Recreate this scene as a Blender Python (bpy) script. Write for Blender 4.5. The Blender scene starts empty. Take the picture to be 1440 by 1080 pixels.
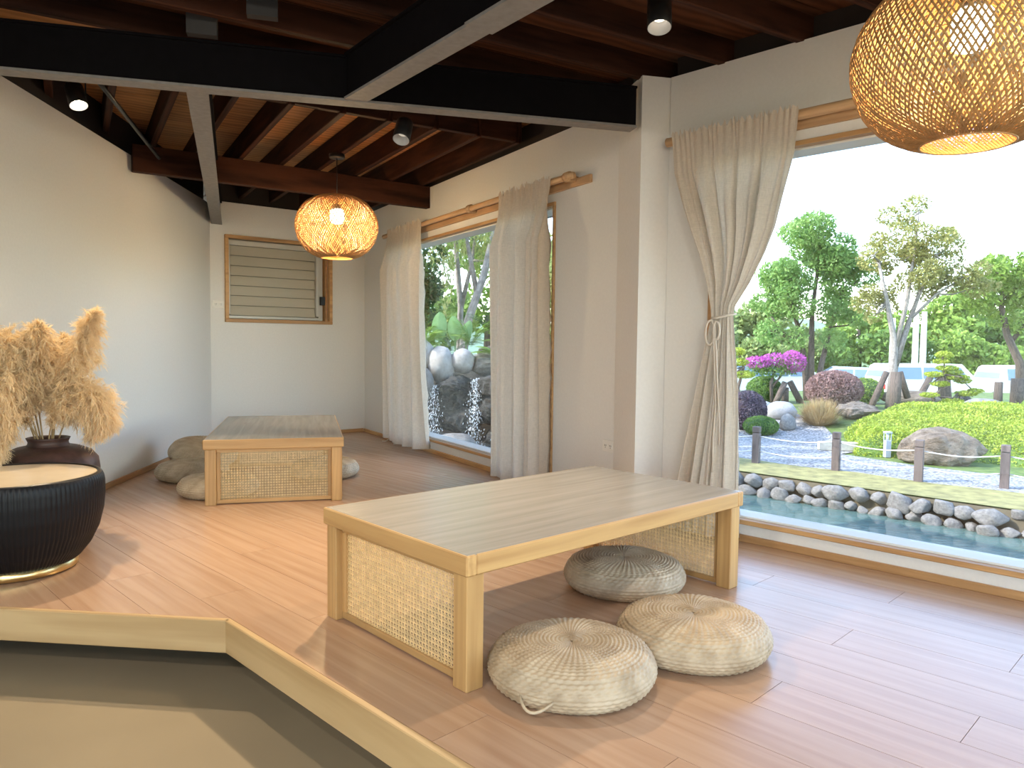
import bpy, bmesh, math, random
import numpy as np
from mathutils import Vector, Matrix
R = math.radians
random.seed(7)
rng = np.random.default_rng(11)
S = bpy.context.scene
COL = S.collection

# ------------------------------------------------------------------ camera
F_PX, PITCH, ROLL = 1048.0, R(3.13), R(-0.68)
cp, sp, cr, sr = math.cos(PITCH), math.sin(PITCH), math.cos(ROLL), math.sin(ROLL)
fwd = Vector((0, cp, -sp)); rgt = Vector((1, 0, 0)); dwn = Vector((0, -sp, -cp))
cx = rgt * cr + dwn * sr
cy = -(-rgt * sr + dwn * cr)
cam_d = bpy.data.cameras.new('camera'); cam = bpy.data.objects.new('camera', cam_d); COL.objects.link(cam)
cam_d.sensor_width = 36; cam_d.lens = F_PX / 1440 * 36; cam_d.clip_start = .02; cam_d.clip_end = 500
M = Matrix.Identity(4)
for i in range(3):
    M[i][0], M[i][1], M[i][2] = cx[i], cy[i], -fwd[i]
M[0][3], M[1][3], M[2][3] = 0, 0, 1.0
cam.matrix_world = M
S.camera = cam

# ------------------------------------------------------------------ sky, sun, exposure
S.view_settings.view_transform = 'Standard'; S.view_settings.look = 'None'
S.view_settings.gamma = 1; S.view_settings.use_curve_mapping = False
S.view_settings.exposure = 2.25
W = bpy.data.worlds.new('sky'); S.world = W; W.use_nodes = True
nt = W.node_tree; nt.nodes.clear()
wo = nt.nodes.new('ShaderNodeOutputWorld'); bg = nt.nodes.new('ShaderNodeBackground'); sk = nt.nodes.new('ShaderNodeTexSky')
sk.sky_type = 'NISHITA'; sk.sun_disc = False; sk.sun_elevation = R(38); sk.sun_rotation = R(-95)
sk.air_density = 1.0; sk.dust_density = .5; sk.ozone_density = 1.0
bg.inputs[1].default_value = .25
nt.links.new(sk.outputs[0], bg.inputs[0]); nt.links.new(bg.outputs[0], wo.inputs[0])

sl = bpy.data.lights.new('sun', 'SUN'); sl.energy = 1.6; sl.angle = R(.6); sl.color = (1, .95, .86)
so = bpy.data.objects.new('sun', sl); COL.objects.link(so); so.location = (-20, 5, 25)
so.rotation_euler = Vector((.79, .10, -.61)).to_track_quat('-Z', 'Y').to_euler()

# ------------------------------------------------------------------ tagging helpers
def tag(o, label=None, cat=None, group=None, kind=None):
    if label: o['label'] = label
    if cat: o['category'] = cat
    if group: o['group'] = group
    if kind: o['kind'] = kind
    return o
def thing(name, label, cat, loc=(0, 0, 0), rz=0, group=None, kind=None):
    o = bpy.data.objects.new(name, None); COL.objects.link(o); o.empty_display_size = .1
    o.location = loc; o.rotation_euler = (0, 0, rz)
    return tag(o, label, cat, group, kind)
def link(name, me, mat=None, parent=None, smooth=False, loc=None, rot=None):
    if mat is not None and not me.materials: me.materials.append(mat)
    if smooth and len(me.polygons): me.polygons.foreach_set('use_smooth', [True] * len(me.polygons))
    o = bpy.data.objects.new(name, me); COL.objects.link(o)
    if parent is not None: o.parent = parent
    if loc is not None: o.location = loc
    if rot is not None: o.rotation_euler = rot
    return o
def copy_tree(o, parent=None):
    c = o.copy(); COL.objects.link(c); c.parent = parent
    for ch in list(o.children): copy_tree(ch, c)
    return c

class MB:
    def __init__(s): s.v = []; s.f = []
    def add(s, vs, fs):
        n = len(s.v); s.v.extend([tuple(v) for v in vs]); s.f.extend([tuple(n + i for i in f) for f in fs]); return s
    def box(s, c, size, rz=0, m=None):
        hx, hy, hz = size[0] / 2, size[1] / 2, size[2] / 2
        vs = [Vector((x, y, z)) for x in (-hx, hx) for y in (-hy, hy) for z in (-hz, hz)]
        mm = Matrix.Translation(Vector(c)) @ (m if m is not None else Matrix.Rotation(rz, 4, 'Z'))
        return s.add([mm @ v for v in vs], [(0, 1, 3, 2), (4, 6, 7, 5), (0, 4, 5, 1), (2, 3, 7, 6), (0, 2, 6, 4), (1, 5, 7, 3)])
    def cbox(s, c, size, b=.004, rz=0):
        # box with chamfered edges on all sides (24 verts)
        hx, hy, hz = [k / 2 for k in size]; b = min(b, hx * .45, hy * .45, hz * .45)
        bm = bmesh.new(); bmesh.ops.create_cube(bm, size=1)
        for v in bm.verts: v.co = Vector((v.co.x * size[0], v.co.y * size[1], v.co.z * size[2]))
        bmesh.ops.bevel(bm, geom=list(bm.edges), offset=b, segments=1, affect='EDGES', profile=.5)
        mm = Matrix.Translation(Vector(c)) @ Matrix.Rotation(rz, 4, 'Z')
        bm.verts.index_update()
        s.add([mm @ v.co for v in bm.verts], [[v.index for v in f.verts] for f in bm.faces]); bm.free(); return s
    def prism(s, poly, z0, z1):
        n = len(poly); a = sum(poly[i][0] * poly[(i + 1) % n][1] - poly[(i + 1) % n][0] * poly[i][1] for i in range(n))
        if a < 0: poly = poly[::-1]
        vs = [(p[0], p[1], z0) for p in poly] + [(p[0], p[1], z1) for p in poly]
        return s.add(vs, [tuple(range(n))[::-1], tuple(range(n, 2 * n))] + [(i, (i + 1) % n, n + (i + 1) % n, n + i) for i in range(n)])
    def tube(s, pts, r, n=8, cap=True):
        pts = [Vector(p) for p in pts]; k = len(pts); rs = r if hasattr(r, '__len__') else [r] * k
        d0 = (pts[1] - pts[0]).normalized(); up = Vector((0, 0, 1)) if abs(d0.z) < .9 else Vector((1, 0, 0))
        x = d0.cross(up).normalized(); vs = []
        for i, p in enumerate(pts):
            d = (pts[min(i + 1, k - 1)] - pts[max(i - 1, 0)]).normalized()
            x = (x - d * x.dot(d)).normalized(); y = d.cross(x)
            for j in range(n):
                a = 2 * math.pi * j / n; vs.append(p + (x * math.cos(a) + y * math.sin(a)) * rs[i])
        fs = [(i * n + j, i * n + (j + 1) % n, (i + 1) * n + (j + 1) % n, (i + 1) * n + j) for i in range(k - 1) for j in range(n)]
        if cap: fs += [tuple(range(n))[::-1], tuple((k - 1) * n + j for j in range(n))]
        return s.add(vs, fs)
    def lathe(s, prof, n=48, c=(0, 0, 0), cap=True):
        vs = [(c[0] + r * math.cos(2 * math.pi * j / n), c[1] + r * math.sin(2 * math.pi * j / n), c[2] + z) for r, z in prof for j in range(n)]
        k = len(prof)
        fs = [(i * n + j, i * n + (j + 1) % n, (i + 1) * n + (j + 1) % n, (i + 1) * n + j) for i in range(k - 1) for j in range(n)]
        if cap: fs += [tuple(range(n))[::-1], tuple((k - 1) * n + j for j in range(n))]
        return s.add(vs, fs)
    def mesh(s, name='m'):
        me = bpy.data.meshes.new(name); me.from_pydata(s.v, [], s.f); me.update(); return me
    def build(s, name, mat, parent=None, smooth=False, loc=None, rot=None):
        return link(name, s.mesh(name), mat, parent, smooth, loc, rot)

def np_mesh(name, V, Fc):
    """V (n,3) array, Fc (m,k) int array: fast mesh"""
    me = bpy.data.meshes.new(name); n, (m, k) = len(V), Fc.shape
    me.vertices.add(n); me.vertices.foreach_set('co', np.ascontiguousarray(V, dtype=np.float32).ravel())
    me.loops.add(m * k); me.loops.foreach_set('vertex_index', np.ascontiguousarray(Fc, dtype=np.int32).ravel())
    me.polygons.add(m); me.polygons.foreach_set('loop_start', np.arange(0, m * k, k, dtype=np.int32))
    me.polygons.foreach_set('loop_total', np.full(m, k, dtype=np.int32))
    me.update(calc_edges=True); return me
def grid_faces(nu, nv, wrap_u=False):
    """verts laid out [v*nu+u]"""
    u = np.arange(nu if wrap_u else nu - 1); v = np.arange(nv - 1); U, Vv = np.meshgrid(u, v)
    U = U.ravel(); Vv = Vv.ravel(); U2 = (U + 1) % nu
    return np.stack([Vv * nu + U, Vv * nu + U2, (Vv + 1) * nu + U2, (Vv + 1) * nu + U], 1)

# ------------------------------------------------------------------ materials
def new_mat(name):
    m = bpy.data.materials.new(name); m.use_nodes = True; t = m.node_tree
    return m, t, t.nodes['Principled BSDF'], t.nodes['Material Output']
def nd(t, ty, **kw):
    n = t.nodes.new(ty)
    for k, v in kw.items():
        if isinstance(k, str) and k.startswith('i_'): n.inputs[k[2:].replace('_', ' ')].default_value = v
        else: setattr(n, k, v)
    return n
def ramp(t, fac, cols, pos=None):
    r = nd(t, 'ShaderNodeValToRGB'); e = r.color_ramp.elements
    while len(e) < len(cols): e.new(.5)
    for i, c in enumerate(cols):
        e[i].position = pos[i] if pos else i / (len(cols) - 1); e[i].color = (*c, 1)
    t.links.new(fac, r.inputs[0]); return r.outputs[0]
def bump(t, p, h, strength=.2, dist=.01):
    b = nd(t, 'ShaderNodeBump'); b.inputs['Strength'].default_value = strength; b.inputs['Distance'].default_value = dist
    t.links.new(h, b.inputs['Height']); t.links.new(b.outputs[0], p.inputs['Normal'])
def plain(name, col, rough=.6, metal=0, var=0, scale=8, bmp=0, spec=.5):
    m, t, p, o = new_mat(name)
    p.inputs['Base Color'].default_value = (*col, 1); p.inputs['Roughness'].default_value = rough; p.inputs['Metallic'].default_value = metal
    p.inputs['Specular IOR Level'].default_value = spec
    if var or bmp:
        tc = nd(t, 'ShaderNodeTexCoord'); nz = nd(t, 'ShaderNodeTexNoise'); nz.inputs['Scale'].default_value = scale; nz.inputs['Detail'].default_value = 6
        t.links.new(tc.outputs['Object'], nz.inputs['Vector'])
        if var:
            c0 = [max(0, c * (1 - var)) for c in col]; c1 = [min(1, c * (1 + var)) for c in col]
            t.links.new(ramp(t, nz.outputs[0], [c0, c1], [.3, .7]), p.inputs['Base Color'])
        if bmp: bump(t, p, nz.outputs[0], bmp)
    return m
def wood(name, dark, light, rough=.45, grain=(1.2, 22, 22), bmp=.08, rnd=True, rings=2.2, tint=.25, wavew=.35, spec=.5):
    """grain runs along local X"""
    m, t, p, o = new_mat(name); L = t.links
    tc = nd(t, 'ShaderNodeTexCoord'); oi = nd(t, 'ShaderNodeObjectInfo')
    ad = nd(t, 'ShaderNodeVectorMath', operation='ADD'); sc = nd(t, 'ShaderNodeVectorMath', operation='SCALE'); sc.inputs['Scale'].default_value = 37.0 if rnd else 0
    cmb = nd(t, 'ShaderNodeCombineXYZ')
    for i in range(3): L.new(oi.outputs['Random'], cmb.inputs[i])
    L.new(cmb.outputs[0], sc.inputs[0]); L.new(tc.outputs['Object'], ad.inputs[0]); L.new(sc.outputs[0], ad.inputs[1])
    mp = nd(t, 'ShaderNodeMapping'); mp.inputs['Scale'].default_value = grain; L.new(ad.outputs[0], mp.inputs[0])
    n1 = nd(t, 'ShaderNodeTexNoise'); n1.inputs['Scale'].default_value = 1.0; n1.inputs['Detail'].default_value = 8; n1.inputs['Distortion'].default_value = .7
    L.new(mp.outputs[0], n1.inputs['Vector'])
    mp2 = nd(t, 'ShaderNodeMapping'); mp2.inputs['Scale'].default_value = (grain[0] * .5, grain[1] * .25, grain[2] * .25); L.new(ad.outputs[0], mp2.inputs[0])
    wv = nd(t, 'ShaderNodeTexWave', bands_direction='Y'); wv.inputs['Scale'].default_value = rings; wv.inputs['Distortion'].default_value = 6; wv.inputs['Detail'].default_value = 3
    L.new(mp2.outputs[0], wv.inputs['Vector'])
    mx = nd(t, 'ShaderNodeMath', operation='MULTIPLY_ADD'); L.new(wv.outputs['Fac'], mx.inputs[0]); mx.inputs[1].default_value = wavew
    m2 = nd(t, 'ShaderNodeMath', operation='MULTIPLY'); L.new(n1.outputs[0], m2.inputs[0]); m2.inputs[1].default_value = 1.1 - wavew; L.new(m2.outputs[0], mx.inputs[2])
    col = ramp(t, mx.outputs[0], [dark, light], [.25, .72])
    hs = nd(t, 'ShaderNodeHueSaturation'); mr = nd(t, 'ShaderNodeMapRange'); mr.inputs['To Min'].default_value = 1 - tint * .5; mr.inputs['To Max'].default_value = 1 + tint * .5
    L.new(oi.outputs['Random'], mr.inputs[0]); L.new(mr.outputs[0], hs.inputs['Value']); L.new(col, hs.inputs['Color'])
    L.new(hs.outputs[0], p.inputs['Base Color']); p.inputs['Roughness'].default_value = rough; p.inputs['Specular IOR Level'].default_value = spec
    bump(t, p, mx.outputs[0], bmp, .004)
    return m
def leafmat(name, c0, c1, trans=.35, rough=.55):
    """per-leaf colour from noise on position, translucent"""
    m, t, p, o = new_mat(name); L = t.links
    tc = nd(t, 'ShaderNodeTexCoord'); nz = nd(t, 'ShaderNodeTexNoise'); nz.inputs['Scale'].default_value = 3.5; nz.inputs['Detail'].default_value = 5; nz.inputs['Roughness'].default_value = .75
    L.new(tc.outputs['Object'], nz.inputs['Vector'])
    col = ramp(t, nz.outputs[0], [c0, c1], [.33, .67]); L.new(col, p.inputs['Base Color']); p.inputs['Roughness'].default_value = rough
    p.inputs['Specular IOR Level'].default_value = .25
    tr = nd(t, 'ShaderNodeBsdfTranslucent'); L.new(col, tr.inputs[0]); mx = nd(t, 'ShaderNodeMixShader'); mx.inputs[0].default_value = trans
    L.new(p.outputs[0], mx.inputs[1]); L.new(tr.outputs[0], mx.inputs[2]); L.new(mx.outputs[0], o.inputs[0])
    return m
def emit(name, col, st):
    m, t, p, o = new_mat(name); e = nd(t, 'ShaderNodeEmission'); e.inputs[0].default_value = (*col, 1); e.inputs[1].default_value = st
    t.links.new(e.outputs[0], o.inputs[0]); return m
def glassmat(name, f0=.05, tint=(1, 1, 1), rough=0.0):
    m, t, p, o = new_mat(name); L = t.links
    ge = nd(t, 'ShaderNodeNewGeometry'); dt = nd(t, 'ShaderNodeVectorMath', operation='DOT_PRODUCT'); L.new(ge.outputs['Normal'], dt.inputs[0]); L.new(ge.outputs['Incoming'], dt.inputs[1])
    ab = nd(t, 'ShaderNodeMath', operation='ABSOLUTE'); L.new(dt.outputs['Value'], ab.inputs[0])
    s1 = nd(t, 'ShaderNodeMath', operation='SUBTRACT'); s1.inputs[0].default_value = 1; L.new(ab.outputs[0], s1.inputs[1])
    pw = nd(t, 'ShaderNodeMath', operation='POWER'); L.new(s1.outputs[0], pw.inputs[0]); pw.inputs[1].default_value = 5
    ma = nd(t, 'ShaderNodeMath', operation='MULTIPLY_ADD'); L.new(pw.outputs[0], ma.inputs[0]); ma.inputs[1].default_value = 1 - f0; ma.inputs[2].default_value = f0
    tr = nd(t, 'ShaderNodeBsdfTransparent'); tr.inputs[0].default_value = (*tint, 1); gl = nd(t, 'ShaderNodeBsdfGlossy'); gl.inputs['Roughness'].default_value = rough
    mx = nd(t, 'ShaderNodeMixShader'); L.new(ma.outputs[0], mx.inputs[0]); L.new(tr.outputs[0], mx.inputs[1]); L.new(gl.outputs[0], mx.inputs[2]); L.new(mx.outputs[0], o.inputs[0])
    return m
def fabric(name, col, trans=.4):
    m, t, p, o = new_mat(name); L = t.links
    tc = nd(t, 'ShaderNodeTexCoord'); nz = nd(t, 'ShaderNodeTexNoise'); nz.inputs['Scale'].default_value = 1; nz.inputs['Detail'].default_value = 5
    mp = nd(t, 'ShaderNodeMapping'); mp.inputs['Scale'].default_value = (260, 260, 40); L.new(tc.outputs['Object'], mp.inputs[0]); L.new(mp.outputs[0], nz.inputs['Vector'])
    nz2 = nd(t, 'ShaderNodeTexNoise'); mp2 = nd(t, 'ShaderNodeMapping'); mp2.inputs['Scale'].default_value = (30, 30, 330); nz2.inputs['Scale'].default_value = 1; nz2.inputs['Detail'].default_value = 5
    L.new(tc.outputs['Object'], mp2.inputs[0]); L.new(mp2.outputs[0], nz2.inputs['Vector'])
    av = nd(t, 'ShaderNodeMath', operation='ADD'); L.new(nz.outputs[0], av.inputs[0]); L.new(nz2.outputs[0], av.inputs[1])
    hf = nd(t, 'ShaderNodeMath', operation='MULTIPLY'); L.new(av.outputs[0], hf.inputs[0]); hf.inputs[1].default_value = .5
    c = ramp(t, hf.outputs[0], [[k * .88 for k in col], [min(1, k * 1.08) for k in col]], [.35, .65])
    L.new(c, p.inputs['Base Color']); p.inputs['Roughness'].default_value = .9; p.inputs['Specular IOR Level'].default_value = .1
    bump(t, p, hf.outputs[0], .25, .002)
    tr = nd(t, 'ShaderNodeBsdfTranslucent'); L.new(c, tr.inputs[0]); mx = nd(t, 'ShaderNodeMixShader'); mx.inputs[0].default_value = trans
    L.new(p.outputs[0], mx.inputs[1]); L.new(tr.outputs[0], mx.inputs[2]); L.new(mx.outputs[0], o.inputs[0]); return m

m_plaster = plain('plaster', (.74, .73, .71), .9, var=.02, scale=60, bmp=.06, spec=.2)
m_column = plain('column_plaster', (.74, .72, .70), .9, var=.02, scale=60, bmp=.06, spec=.2)
m_plank = wood('plank_wood', (.41, .245, .15), (.52, .345, .23), .27, (1.5, 26, 26), .03, tint=.08, rings=.7, wavew=.12, spec=.85)
m_fascia = wood('fascia_wood', (.42, .27, .12), (.55, .38, .19), .5, (1.0, 16, 16), .05)
m_table = wood('table_wood', (.37, .20, .07), (.56, .345, .14), .42, (1.3, 24, 24), .06, wavew=.16)
m_ttop = wood('tabletop_veneer', (.28, .26, .23), (.37, .35, .315), .27, (1.6, 30, 30), .05, tint=.05, rings=.6, wavew=.08, spec=.85)
m_trim = wood('trim_wood', (.36, .19, .08), (.55, .32, .14), .5, (2, 30, 30), .05)
m_rod = wood('rod_wood', (.42, .25, .13), (.58, .37, .20), .5, (2, 40, 40), .05)
m_cane = plain('cane', (.82, .60, .30), .55, var=.2, scale=40)
m_straw = None
m_lfloor = plain('beige_floor', (.285, .228, .143), .6, var=.06, scale=2.5, bmp=.03)
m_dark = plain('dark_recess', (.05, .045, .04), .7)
m_web = plain('steel_paint_dark', (.0035, .0028, .004), .8, var=.2, scale=20, spec=.12)
m_flange = plain('steel_bounce_grey', (.23, .22, .215), .65, var=.12, scale=30, bmp=.05)  # beam undersides: light bounced up from the floor is put into this grey
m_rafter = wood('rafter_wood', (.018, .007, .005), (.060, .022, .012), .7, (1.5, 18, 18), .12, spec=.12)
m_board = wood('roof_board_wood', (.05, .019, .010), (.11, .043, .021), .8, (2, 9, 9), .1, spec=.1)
m_board2 = wood('roof_board_glow', (.26, .12, .045), (.50, .25, .10), .75, (2, 9, 9), .1)  # rear-bay roof boards: warm lamp glow put into the colour
m_spacer = plain('dusty_steel', (.045, .042, .042), .7)
m_frieze = plain('frieze_dark', (.02, .012, .01), .8)
m_black = plain('black_metal', (.012, .012, .013), .4)
m_white = plain('white_frame', (.80, .80, .78), .5)
m_alu = plain('aluminium', (.55, .54, .50), .45, metal=.3)
m_slat = plain('frosted_slat', (.50, .47, .39), .35)
m_outlet = plain('outlet_plastic', (.78, .76, .72), .4)
m_glass = glassmat('window_glass', .05)
m_fab = fabric('linen_beige', (.68, .60, .51), .30)
m_tape = plain('linen_tape', (.66, .60, .53), .9)
m_gold = plain('brass', (.80, .60, .27), .28, metal=1)

# ------------------------------------------------------------------ room frame (metres, platform top z = 0)
def az(d): return Vector((math.sin(R(d)), math.cos(R(d)), 0))
UA, UN, UL = az(-30.47), az(-44.88), az(-5.8)
OA, ON, OL = Vector((-.342, 6.074, 0)), Vector((1.67, 3.302, 0)), Vector((-2.734, 5.275, 0))
CLB = Vector((-2.936, 7.262, 0)); CAB = OA + UA * 2.56
UB = (CAB - CLB).normalized()
PA, PN = Vector((UA.y, -UA.x, 0)), Vector((UN.y, -UN.x, 0))      # outward normals of the window walls
PB = Vector((-UB.y, UB.x, 0)); PL = Vector((-UL.y, UL.x, 0))
def wm(o, u, p):
    """matrix: local X along the wall, Y outward, Z up"""
    m = Matrix.Identity(4)
    for i in range(3): m[i][0], m[i][1], m[i][3] = u[i], p[i], o[i]
    return m
def onwall(o, wmat): o.matrix_world = wmat; return o
def wall(name, wmat, x0, x1, zt, th=.18, hole=None, z0=-.3, mat=None):
    b = MB()
    def bx(a, c, d, e): b.box(((a + c) / 2, th / 2, (d + e) / 2), (c - a, th, e - d))
    if hole:
        h0, h1, hz0, hz1 = hole
        bx(x0, h0, z0, zt); bx(h1, x1, z0, zt); bx(h0, h1, z0, hz0); bx(h0, h1, hz1, zt)
    else: bx(x0, x1, z0, zt)
    o = onwall(b.build(name, mat or m_plaster), wmat); tag(o, kind='structure')
    f = MB().box(((x0 + x1) / 2, th / 2 + .05, (zt + 2.57) / 2), (x1 - x0, th - .02, 2.57 - zt)).build('frieze', m_frieze, o)
    return o
MA, MN, ML = wm(OA, UA, PA), wm(ON, UN, PN), wm(OL, UL, PL)
MBk = wm(CLB, UB, PB); LB = (CAB - CLB).length
AZT, NZT, LZT, BZT = 2.39, 2.45, 2.312, 2.345
HA = (-1.226, 1.62, .10, 1.945); HN = (-1.75, .905, .088, 1.98)
wall('wall_right_far', MA, -1.93, 2.56, AZT, hole=HA)
wall('wall_right_near', MN, -3.62, 1.17, NZT, hole=HN)
wall('wall_left', ML, -9.0, (CLB - OL).dot(UL) + .02, LZT)
HB = (LB - 1.512, LB - .392, 1.176, 2.03)
wall('wall_back', MBk, -.0, LB, BZT, hole=HB)
# column between the two window walls (front face square to the back wall)
colc = [(.684, 4.100), (.862, 4.142), (.96, 4.30), (.66, 4.52), (.612, 4.43)]
tag(MB().prism(colc, -.3, 2.45).build('wall_column', m_column), kind='structure')
# behind the camera: side and rear walls, openings added to let sky light in
pN = ON + UN * -3.62
RW = Vector((2.3, -3.4, 0)); u1 = (pN - RW).normalized()
wall('wall_side', wm(RW, u1, Vector((u1.y, -u1.x, 0))), -.1, (pN - RW).length, 2.45, hole=(.35, (pN - RW).length - .35, .05, 2.25))
pL = OL + UL * -8.8
u2 = (RW - Vector((pL.x, -3.4, 0))).normalized()
wr = wall('wall_rear', wm(Vector((pL.x, -3.4, 0)), u2, Vector((0, -1, 0))), -.2, RW.x - pL.x + .1, 2.45, hole=(.2, RW.x - pL.x - .2, -.25, 2.3))

# ------------------------------------------------------------------ baseboards
def baseboard(name, wmat, x0, x1, h=.036, t=.018):
    return tag(onwall(MB().cbox(((x0 + x1) / 2, -t / 2, h / 2), (x1 - x0, t, h), .003).build(name, m_trim), wmat), kind='structure')
baseboard('baseboard_right_far', MA, -1.85, 2.54); baseboard('baseboard_right_near', MN, -3.6, 1.16)
baseboard('baseboard_left', ML, -2.35, (CLB - OL).dot(UL) - .02); baseboard('baseboard_back', MBk, .03, LB - .02)

# ------------------------------------------------------------------ floors
floor = tag(MB().box((1, .2, -.30), (9.4, 8.4, .1)).build('floor', m_lfloor), kind='structure')
E0, E1 = Vector((-.999, 2.627)), Vector((-.09, 1.703))
PD = Vector((math.sin(R(135)), math.cos(R(135))))            # plank direction, also the platform's right edge
PS = Vector((.7071, .7071)); sE = E0.dot(PS)
EL = Vector((-.994, .103)).normalized()                       # left edge direction from the corner
def clip(poly, n, c):
    out = []
    for i in range(len(poly)):
        a, b = poly[i], poly[(i + 1) % len(poly)]; da, db = a.dot(n) - c, b.dot(n) - c
        if da <= 0: out.append(a)
        if da * db < 0: out.append(a + (b - a) * (da / (da - db)))
    return out
platform = thing('platform', None, None, (0, 0, 0)); tag(platform, kind='structure')
xl = lambda y: OL.x + (y - OL.y) * UL.x / UL.y
eL = E0 + EL * ((xl(2.8) - E0.x) / EL.x)
farR = E0 + PD * 5.6
base = [eL, E0, farR, Vector((4.2, .76)), Vector((.70, 4.35)), Vector((CAB.x, CAB.y)), Vector((CLB.x, CLB.y))]
MB().prism(base, -.117, -.008).build('deck', m_plank, platform)
# recessed plinth below the overhang
ins = .28
def off(p, n, d): return p + n * d
nL = Vector((.103, .994)); nR = PS
kc = E0 + Vector((.13, .42)) * 0.62
base2 = [eL + nL * ins, kc, farR + nR * ins, Vector((4.2, .76)), Vector((.70, 4.35)), Vector((CAB.x, CAB.y)), Vector((CLB.x, CLB.y))]
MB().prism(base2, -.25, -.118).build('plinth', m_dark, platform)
# fascia boards
fa = MB().cbox((2.8, -.0125, -.058), (5.6, .025, .119), .003).build('fascia_board', m_fascia, platform, loc=(E0.x, E0.y, 0), rot=(0, 0, math.atan2(PD.y, PD.x)))
ll = (eL - E0).length
MB().cbox((ll / 2, .0125, -.058), (ll, .025, .119), .003).build('fascia_board', m_fascia, platform, loc=(E0.x, E0.y, 0), rot=(0, 0, math.atan2(EL.y, EL.x)))
PW, PLN = .193, 1.42
nA2, cA = Vector((PA.x, PA.y)), OA.dot(PA); nN2, cN = Vector((PN.x, PN.y)), ON.dot(PN)
nB2, cB = Vector((PB.x, PB.y)), CLB.dot(PB); nLw, cL = Vector((PL.x, PL.y)), OL.dot(PL)
row = 0
for k in range(-9, 20):
    s0 = sE + k * PW; t0 = (k * .47) % PLN
    for j in range(-7, 5):
        a, b = j * PLN + t0, (j + 1) * PLN + t0; g = .0008
        rect = [PS * (s0 + g) + PD * (a + g), PS * (s0 + g) + PD * (b - g), PS * (s0 + PW - g) + PD * (b - g), PS * (s0 + PW - g) + PD * (a + g)]
        c = sum(rect, Vector((0, 0))) / 4
        if c.length > 9.5 or c.y < -.5: continue
        p = clip(rect, nLw, cL); p = clip(p, nB2, cB) if p else p
        tt = -c.dot(PD)
        if p: p = clip(p, nA2, cA) if tt > 2.475 else clip(p, nN2, cN)
        if p and k < 0: p = clip(p, -nL, -E0.dot(nL))
        if p and k < 0 and c.dot(PD) > E0.dot(PD) + .5: p = []
        if len(p) < 3: continue
        ar = abs(sum(p[i].x * p[(i + 1) % len(p)].y - p[(i + 1) % len(p)].x * p[i].y for i in range(len(p)))) / 2
        if ar < .004: continue
        ang = math.atan2(PD.y, PD.x); rm = Matrix.Rotation(-ang, 2)
        MB().prism([rm @ (q - c) for q in p], -.0075, 0).build('plank', m_plank, platform, loc=(c.x, c.y, 0), rot=(0, 0, ang))

# ------------------------------------------------------------------ ceiling
ceiling = thing('ceiling', None, None); tag(ceiling, kind='structure')
pv, qv = PA.copy(), UA.copy()                                   # p: square to the far window wall, q: along it
def PQ(p, q, z=0): return pv * p + qv * q + Vector((0, 0, z))
angp = math.atan2(pv.y, pv.x); angq = math.atan2(qv.y, qv.x)
def bar(name, mat, a, b, w, h, parent=ceiling):
    """bar whose BOTTOM centre line runs a->b"""
    d = b - a; L = d.length; e = d.normalized(); side = Vector((-e.y, e.x, 0)).normalized(); up = e.cross(side)
    if up.z < 0: up = -up
    o = MB().cbox((L / 2, 0, h / 2), (L, w, h), .004).build(name, mat, parent)
    m = Matrix.Identity(4)
    sd = up.cross(e)
    for i in range(3): m[i][0], m[i][1], m[i][2], m[i][3] = e[i], sd[i], up[i], a[i]
    o.matrix_world = m; return o
# roof boards
for i in range(-6, 16):
    q0 = -2.6 + i * .62
    if q0 < -5 or q0 > 8.6: continue
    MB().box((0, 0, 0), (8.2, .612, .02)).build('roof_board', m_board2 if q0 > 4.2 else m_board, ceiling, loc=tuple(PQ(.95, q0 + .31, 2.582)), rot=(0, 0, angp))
MB().box((0, 0, 0), (8.6, 14.0, .04)).build('roof_deck', m_frieze, ceiling, loc=tuple(PQ(.95, 1.9, 2.615)), rot=(0, 0, angp))
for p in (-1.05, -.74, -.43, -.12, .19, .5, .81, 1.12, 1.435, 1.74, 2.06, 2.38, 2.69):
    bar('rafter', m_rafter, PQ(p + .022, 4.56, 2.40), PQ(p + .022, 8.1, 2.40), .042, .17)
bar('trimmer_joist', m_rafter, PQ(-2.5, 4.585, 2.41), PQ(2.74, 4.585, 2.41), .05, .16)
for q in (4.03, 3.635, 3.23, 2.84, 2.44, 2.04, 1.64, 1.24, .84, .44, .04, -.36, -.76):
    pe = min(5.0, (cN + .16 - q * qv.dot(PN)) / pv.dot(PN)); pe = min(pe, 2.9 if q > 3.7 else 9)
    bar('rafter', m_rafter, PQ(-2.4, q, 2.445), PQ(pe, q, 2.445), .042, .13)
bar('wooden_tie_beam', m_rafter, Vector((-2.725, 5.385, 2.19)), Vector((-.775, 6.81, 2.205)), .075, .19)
def ibeam(a, b, fw=.098, h=.215):
    d = b - a; L = d.length; e = d.normalized(); sd = Vector((-e.y, e.x, 0)).normalized(); up = e.cross(sd)
    m = Matrix.Identity(4)
    for i in range(3): m[i][0], m[i][1], m[i][2], m[i][3] = e[i], sd[i], up[i], a[i]
    o = MB().box((L / 2, 0, h / 2), (L, fw * .72, h - .01)).box((L / 2, 0, h - .006), (L, fw, .012)).build('steel_beam', m_web, ceiling)
    o.matrix_world = m
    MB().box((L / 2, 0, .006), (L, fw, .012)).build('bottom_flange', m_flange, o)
    return o
ibeam(Vector((-2.55, 3.295, 2.17)), Vector((.645, 4.135, 2.17)), .092, .22)
ibeam(Vector((-1.515, 3.62, 2.172)), Vector((-2.905, 7.36, 2.118)), .098, .22)
db = ibeam(Vector((-.79, 3.72, 2.173)), Vector((2.3, -.35, 2.173)), .105, .22)
MB().box((1.64, -.012, -.004), (1.1, .125, .012)).build('splice_plate', m_flange, db)
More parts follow.
